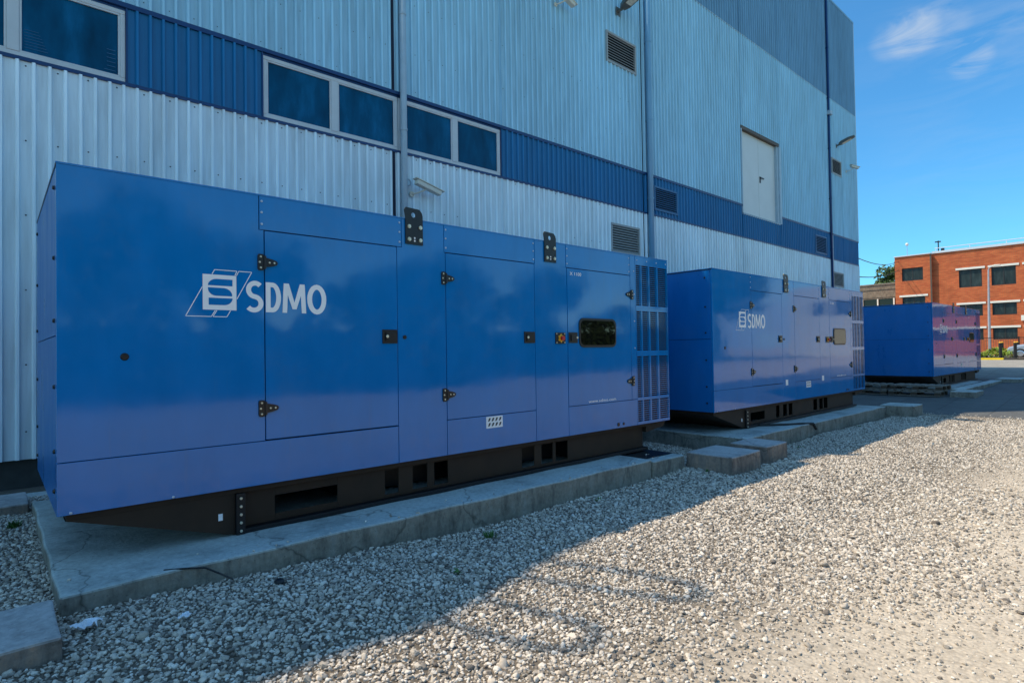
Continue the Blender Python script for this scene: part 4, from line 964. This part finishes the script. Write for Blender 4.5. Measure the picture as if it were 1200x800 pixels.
# ------------------------------------------------------------------ parked car, front towards +y
def car():
    cx, cy, z0 = 49.0, .25, .04
    r = empty('parked_car', (cx+.88, cy, z0), label='silver-blue parked car at the right edge behind the bollards', category='car')
    # stations along y: (y, half width, sill z, belt z, roof z, roof half width)
    st = [(2.02, .62, .30, .58, .62, .50), (1.93, .78, .22, .66, .72, .66), (1.55, .86, .20, .76, .84, .72), (1.0, .88, .20, .84, .93, .72), (.72, .88, .20, .88, .98, .70),
          (.10, .88, .20, .90, 1.38, .60), (-.35, .88, .20, .91, 1.44, .60), (-1.2, .88, .20, .92, 1.40, .58), (-1.85, .86, .22, .92, 1.02, .62), (-2.2, .78, .26, .80, .88, .60), (-2.28, .62, .34, .62, .66, .5)]
    X = cx+.88; vs = []; ring = 8
    for (y_, w, sl, be, ro, rw) in st:
        vs += [(X-w*.92, cy+y_, z0+sl), (X-w, cy+y_, z0+(sl+be)/2), (X-w*.97, cy+y_, z0+be), (X-rw, cy+y_, z0+ro), (X+rw, cy+y_, z0+ro), (X+w*.97, cy+y_, z0+be), (X+w, cy+y_, z0+(sl+be)/2), (X+w*.92, cy+y_, z0+sl)]
    fs = [tuple(range(7, -1, -1)), tuple(range((len(st)-1)*8, len(st)*8))]; ms = []
    m = MB()
    for k in range(len(st)-1):
        for j in range(8): fs.append((k*8+j, k*8+(j+1) % 8, (k+1)*8+(j+1) % 8, (k+1)*8+j))
    m.add(vs, fs); b_ = m.build('body', 'car', r, bevel=.03)
    # side glass, windscreen
    def P(k, j): return Vector(vs[k*8+j])
    for sgn, (jb, jr) in ((-1, (2, 3)), (1, (5, 4))):
        for (ka, kb) in ((4, 6), (6, 8)):
            g = MB(); n = Vector((sgn*.012, 0, .004)); pts = []
            ks = list(range(ka, kb+1)); low = [P(k, jb).lerp(P(k, jr), .12)+n for k in ks]; hi = [P(k, jb).lerp(P(k, jr), .86)+n for k in ks]
            for i in range(len(ks)-1): g.quad(low[i], low[i+1], hi[i+1], hi[i])
            g.build('side_window', 'glass_dark', b_)
    for ka, kb, dy in ((4, 5, .012), (8, 7, -.012)):
        g = MB(); n = Vector((0, dy, .012)); g.quad(P(ka, 3).lerp(P(kb, 3), .08)+n+Vector((.05, 0, 0)), P(ka, 4).lerp(P(kb, 4), .08)+n-Vector((.05, 0, 0)), P(ka, 4).lerp(P(kb, 4), .92)+n-Vector((.05, 0, 0)), P(ka, 3).lerp(P(kb, 3), .92)+n+Vector((.05, 0, 0)))
        g.build('windscreen', 'glass_dark', b_)
    for y_ in (1.35, -1.4):
        for sgn in (-1, 1):
            xw = X+sgn*.80; w = MB().cyl((xw-.1, cy+y_, z0+.31), (xw+.1, cy+y_, z0+.31), .31, 20).build('wheel', 'rubber', r, bevel=.02)
            MB().cyl((xw+sgn*.1, cy+y_, z0+.31), (xw+sgn*.112, cy+y_, z0+.31), .20, 14, .17).build('rim', 'chrome', w)
    for sgn in (-1, 1):
        MB().sphere((X+sgn*.60, cy+1.88, z0+.64), .13, 10, sz=.6).build('headlight', 'chrome', r, smooth=True)
    MB().box(X-.42, X+.42, cy+1.99, cy+2.04, z0+.36, z0+.54).build('grille', 'car_trim', r, bevel=.01)
    MB().box(X-.75, X+.75, cy+1.95, cy+2.05, z0+.20, z0+.32).build('bumper', 'car_trim', r, bevel=.03)
    for sgn in (-1, 1): MB().box(X+sgn*.98-.07, X+sgn*.98+.07, cy+.55, cy+.65, z0+.92, z0+1.04).build('mirror', 'car', r, bevel=.02)
    return r
car()

# ------------------------------------------------------------------ litter, weeds, hose
def scrap(x, y, s, seed, lb):
    rs = random.Random(seed); n = 7; z = float(hgt(x, y))+.03; m = MB(); vs = []
    for j in range(n):
        for i in range(n):
            u, v = i/(n-1)-.5, j/(n-1)-.5; vs.append((x+u*s*(1+.3*math.sin(v*5+seed))+rs.uniform(-.1, .1)*s*.4, y+v*s*.75+rs.uniform(-.1, .1)*s*.4, z+rs.random()*s*.35))
    m.add(vs, [(j*n+i, j*n+i+1, (j+1)*n+i+1, (j+1)*n+i) for j in range(n-1) for i in range(n-1)]); m.build('paper_scrap', 'paper', label=lb, category='litter', group='paper scraps on the gravel')
scrap(.075, -.77, .11, 1, 'larger crumpled white paper scrap on the gravel near the lower left block')
scrap(.49, -.98, .06, 4, 'tiny white paper scrap on the gravel in front of the pad corner')
rk = MB().sphere((1.08, -.76, float(hgt(1.08, -.76))+.02), .035, 8, sz=.6); rk.build('black_lump', 'black', label='small black lump lying on the gravel', category='litter')
def weed(x, y, n, hh, seed, lb):
    rs = random.Random(seed); m = MB(); z = float(hgt(x, y))
    for i in range(n):
        a = rs.uniform(0, 6.28); l = hh*rs.uniform(.6, 1.2); p = Vector((x+rs.gauss(0, .02), y+rs.gauss(0, .02), z)); d = Vector((math.cos(a), math.sin(a), rs.uniform(.7, 2))).normalized(); s = d.cross(Vector((0, 0, 1))).normalized()*.006
        m.quad(p-s, p+s, p+d*l*.6+s*.8, p+d*l*.6-s*.8); e = p+d*l+Vector((0, 0, -.01)); m.add([p+d*l*.6-s*.8, p+d*l*.6+s*.8, e], [(0, 1, 2)])
    m.build('weed', 'weed', label=lb, category='weed')
weed(2.85, -.72, 40, .07, 3, 'small green weed tuft in the gravel before the nearest pad')
weed(-.17, 1.9, 50, .08, 5, 'dark green weeds in the gravel at the left edge')
for i_, (wx, wy, lb_) in enumerate(((4.4, -.62, 'thin green weed beside the right half of the nearest pad'), (6.36, -.75, 'small weed at the foot of the larger front concrete block'), (9.1, -.75, 'small weed beside the middle generator pad'), (12.2, -.62, 'small weed near the far end of the middle generator pad'))): weed(wx, wy, 16, .05, 11+i_, lb_)
weed(2.1, -1.3, 14, .04, 8, 'tiny green sprig in the middle of the shaded gravel')
hs = MB(); hs.tube([(.50, -.40, -.347), (.62, -.452, -.352), (.72, -.47, -.37), (.80, -.50, -.42), (.86, -.56, -.455)], .006, 8); hs.build('thin_cable', 'black', label='thin black cable end drooping over the edge of the nearest pad', category='cable')
hs = MB(); hs.tube([(9.4, .02, -.335), (9.75, -.25, -.338), (10.1, -.40, -.34), (10.38, -.475, -.36), (10.43, -.50, -.46)], .022, 8); hs.build('black_hose', 'rubber', label='black hose crossing the middle generator pad and over its edge', category='hose')

# added roof loops, unseen, bent to throw looped shadows onto the sunlit gravel
SUN_AZ = math.atan2(-.623, .782); EL = R(56.7)
sd_ = Vector((math.sin(SUN_AZ)*math.cos(EL), math.cos(SUN_AZ)*math.cos(EL), math.sin(EL)))
def up_to_roof(x, y, z0, z):  # the point at height z whose shadow falls on (x, y, z0)
    t = (z-z0)/sd_.z; return Vector((x, y, z0))+sd_*t
for k, (gx0, gy0, gx1, gy1, w_) in enumerate(((2.55, -1.5, 3.02, -2.55, .17), (1.70, -1.6, 2.06, -2.5, .20))):
    m = MB(); a = Vector((gx0, gy0)); b_ = Vector((gx1, gy1)); dd = (b_-a).normalized(); pp = Vector((-dd.y, dd.x))
    L_ = (b_-a).length; path = [a+pp*w_, a+pp*w_+dd*(L_*.75)]+[a+dd*(L_-w_)+pp*w_*math.cos(R(t))+dd*w_*1.3*math.sin(R(t)) for t in range(0, 181, 20)]+[a-pp*w_]
    m.tube([up_to_roof(p.x, p.y, -.56, 10.02+max(0, (a-p).length*1.0)) for p in path], .034, 8)
    m.build('loop', 'galv', rg)

# ------------------------------------------------------------------ camera
cam = bpy.data.cameras.new('camera'); co = bpy.data.objects.new('camera', cam); COL.objects.link(co)
yaw, pit, rol = R(41.723), R(.967), R(-.871)
F = Vector((math.sin(yaw)*math.cos(pit), math.cos(yaw)*math.cos(pit), math.sin(pit))); Rv = Vector((math.cos(yaw), -math.sin(yaw), 0)); U = Rv.cross(F)
r2 = Rv*math.cos(rol)+U*math.sin(rol); u2 = U*math.cos(rol)-Rv*math.sin(rol)
co.matrix_world = Matrix(((r2.x, u2.x, -F.x, -.2897), (r2.y, u2.y, -F.y, -4.5774), (r2.z, u2.z, -F.z, .9816), (0, 0, 0, 1)))
cam.sensor_width = 36; cam.lens = 36*681.3/1200; cam.clip_start = .05; cam.clip_end = 3000
SC.camera = co

# ------------------------------------------------------------------ light
sun = bpy.data.lights.new('sun', 'SUN'); sun.energy = 5.0; sun.angle = R(.53); sun.color = (1, .83, .60)
so = bpy.data.objects.new('sun', sun); COL.objects.link(so)
so.rotation_euler = sd_.to_track_quat('Z', 'Y').to_euler()
WISPS = [((.886,.2305,.4022), .99955, .99995, .38), ((.891,.2078,.4036), .9994, .9999, .7), ((.8975,.18,.402), .9993, .9999, .35), ((.9204,.1548,.3591), .9996, .9999, .65), ((.918,.12,.376), .998, .9998, .1), ((.90,.14,.414), .994, .9995, .1), ((.93,.1,.33), .97, .995, .08)]
wd = bpy.data.worlds.new('World'); SC.world = wd; wd.use_nodes = True; nt = wd.node_tree
bg = nt.nodes['Background']; sky = nd(nt, 'ShaderNodeTexSky'); sky.sky_type = 'NISHITA'; sky.sun_disc = False
sky.sun_elevation = EL; sky.sun_rotation = SUN_AZ; sky.air_density = 1.0; sky.dust_density = .3; sky.ozone_density = 2.2
tc = nd(nt, 'ShaderNodeTexCoord')
tint = mix(nt, sky.outputs[0], (1.12, 1.6, 1.6), 1.0)
vn = nd(nt, 'ShaderNodeVectorMath', operation='NORMALIZE'); nt.links.new(tc.outputs['Generated'], vn.inputs[0])
def toward(d, a, b):   # 0 at cos = a, 1 at cos = b around direction d
    dp = nd(nt, 'ShaderNodeVectorMath', operation='DOT_PRODUCT'); dp.inputs[1].default_value = Vector(d).normalized(); nt.links.new(vn.outputs[0], dp.inputs[0])
    r = nd(nt, 'ShaderNodeMapRange', interpolation_type='SMOOTHSTEP'); r.inputs[1].default_value = a; r.inputs[2].default_value = b; nt.links.new(dp.outputs['Value'], r.inputs[0]); return r.outputs[0]
bright = mix(nt, tint, (.45, .74, .94), toward((1, .15, .15), .72, .97))   # sky dimmed towards the yard's open end; unseen rest brighter to light the shade
def mul(a, b):
    m = nd(nt, 'ShaderNodeMath', operation='MULTIPLY')
    for i, v in enumerate((a, b)):
        if isinstance(v, (int, float)): m.inputs[i].default_value = v
        else: nt.links.new(v, m.inputs[i])
    return m.outputs[0]
# wisps of cirrus
mp = nd(nt, 'ShaderNodeMapping'); mp.inputs['Rotation'].default_value = (R(-16), 0, 0); mp.inputs['Scale'].default_value = (1.0, 1.3, 6.0); nt.links.new(vn.outputs[0], mp.inputs[0])
n1 = nd(nt, 'ShaderNodeTexNoise'); n1.inputs['Scale'].default_value = 5.5; n1.inputs['Detail'].default_value = 9; n1.inputs['Roughness'].default_value = .6; n1.inputs['Distortion'].default_value = .8
nt.links.new(mp.outputs[0], n1.inputs['Vector'])
c1 = ramp(nt, n1.outputs['Fac'], [(.40, g3(0)), (.72, g3(1))])
o = bright
for d, a, b, k in WISPS: o = mix(nt, o, (4.6, 5.2, 5.9), mul(mul(c1.outputs[0], toward(d, a, b)), k), 'MIX')
# bigger clouds low towards +x -y (reflected in the glossy panels)
n2 = nd(nt, 'ShaderNodeTexNoise'); n2.inputs['Scale'].default_value = 4.0; n2.inputs['Detail'].default_value = 8; nt.links.new(vn.outputs[0], n2.inputs['Vector'])
c2 = ramp(nt, n2.outputs['Fac'], [(.44, g3(0)), (.58, g3(1))])
o = mix(nt, o, (4.6, 5.8, 6.9), mul(c2.outputs[0], toward((.92, -.36, .10), .955, .985)), 'MIX')
nt.links.new(o, bg.inputs[0]); bg.inputs[1].default_value = .136
SC.view_settings.view_transform = 'Standard'; SC.view_settings.look = 'None'; SC.view_settings.exposure = 0
SC.cycles.max_bounces = 6; SC.cycles.caustics_reflective = False; SC.cycles.caustics_refractive = False
SC.cycles.use_denoising = True
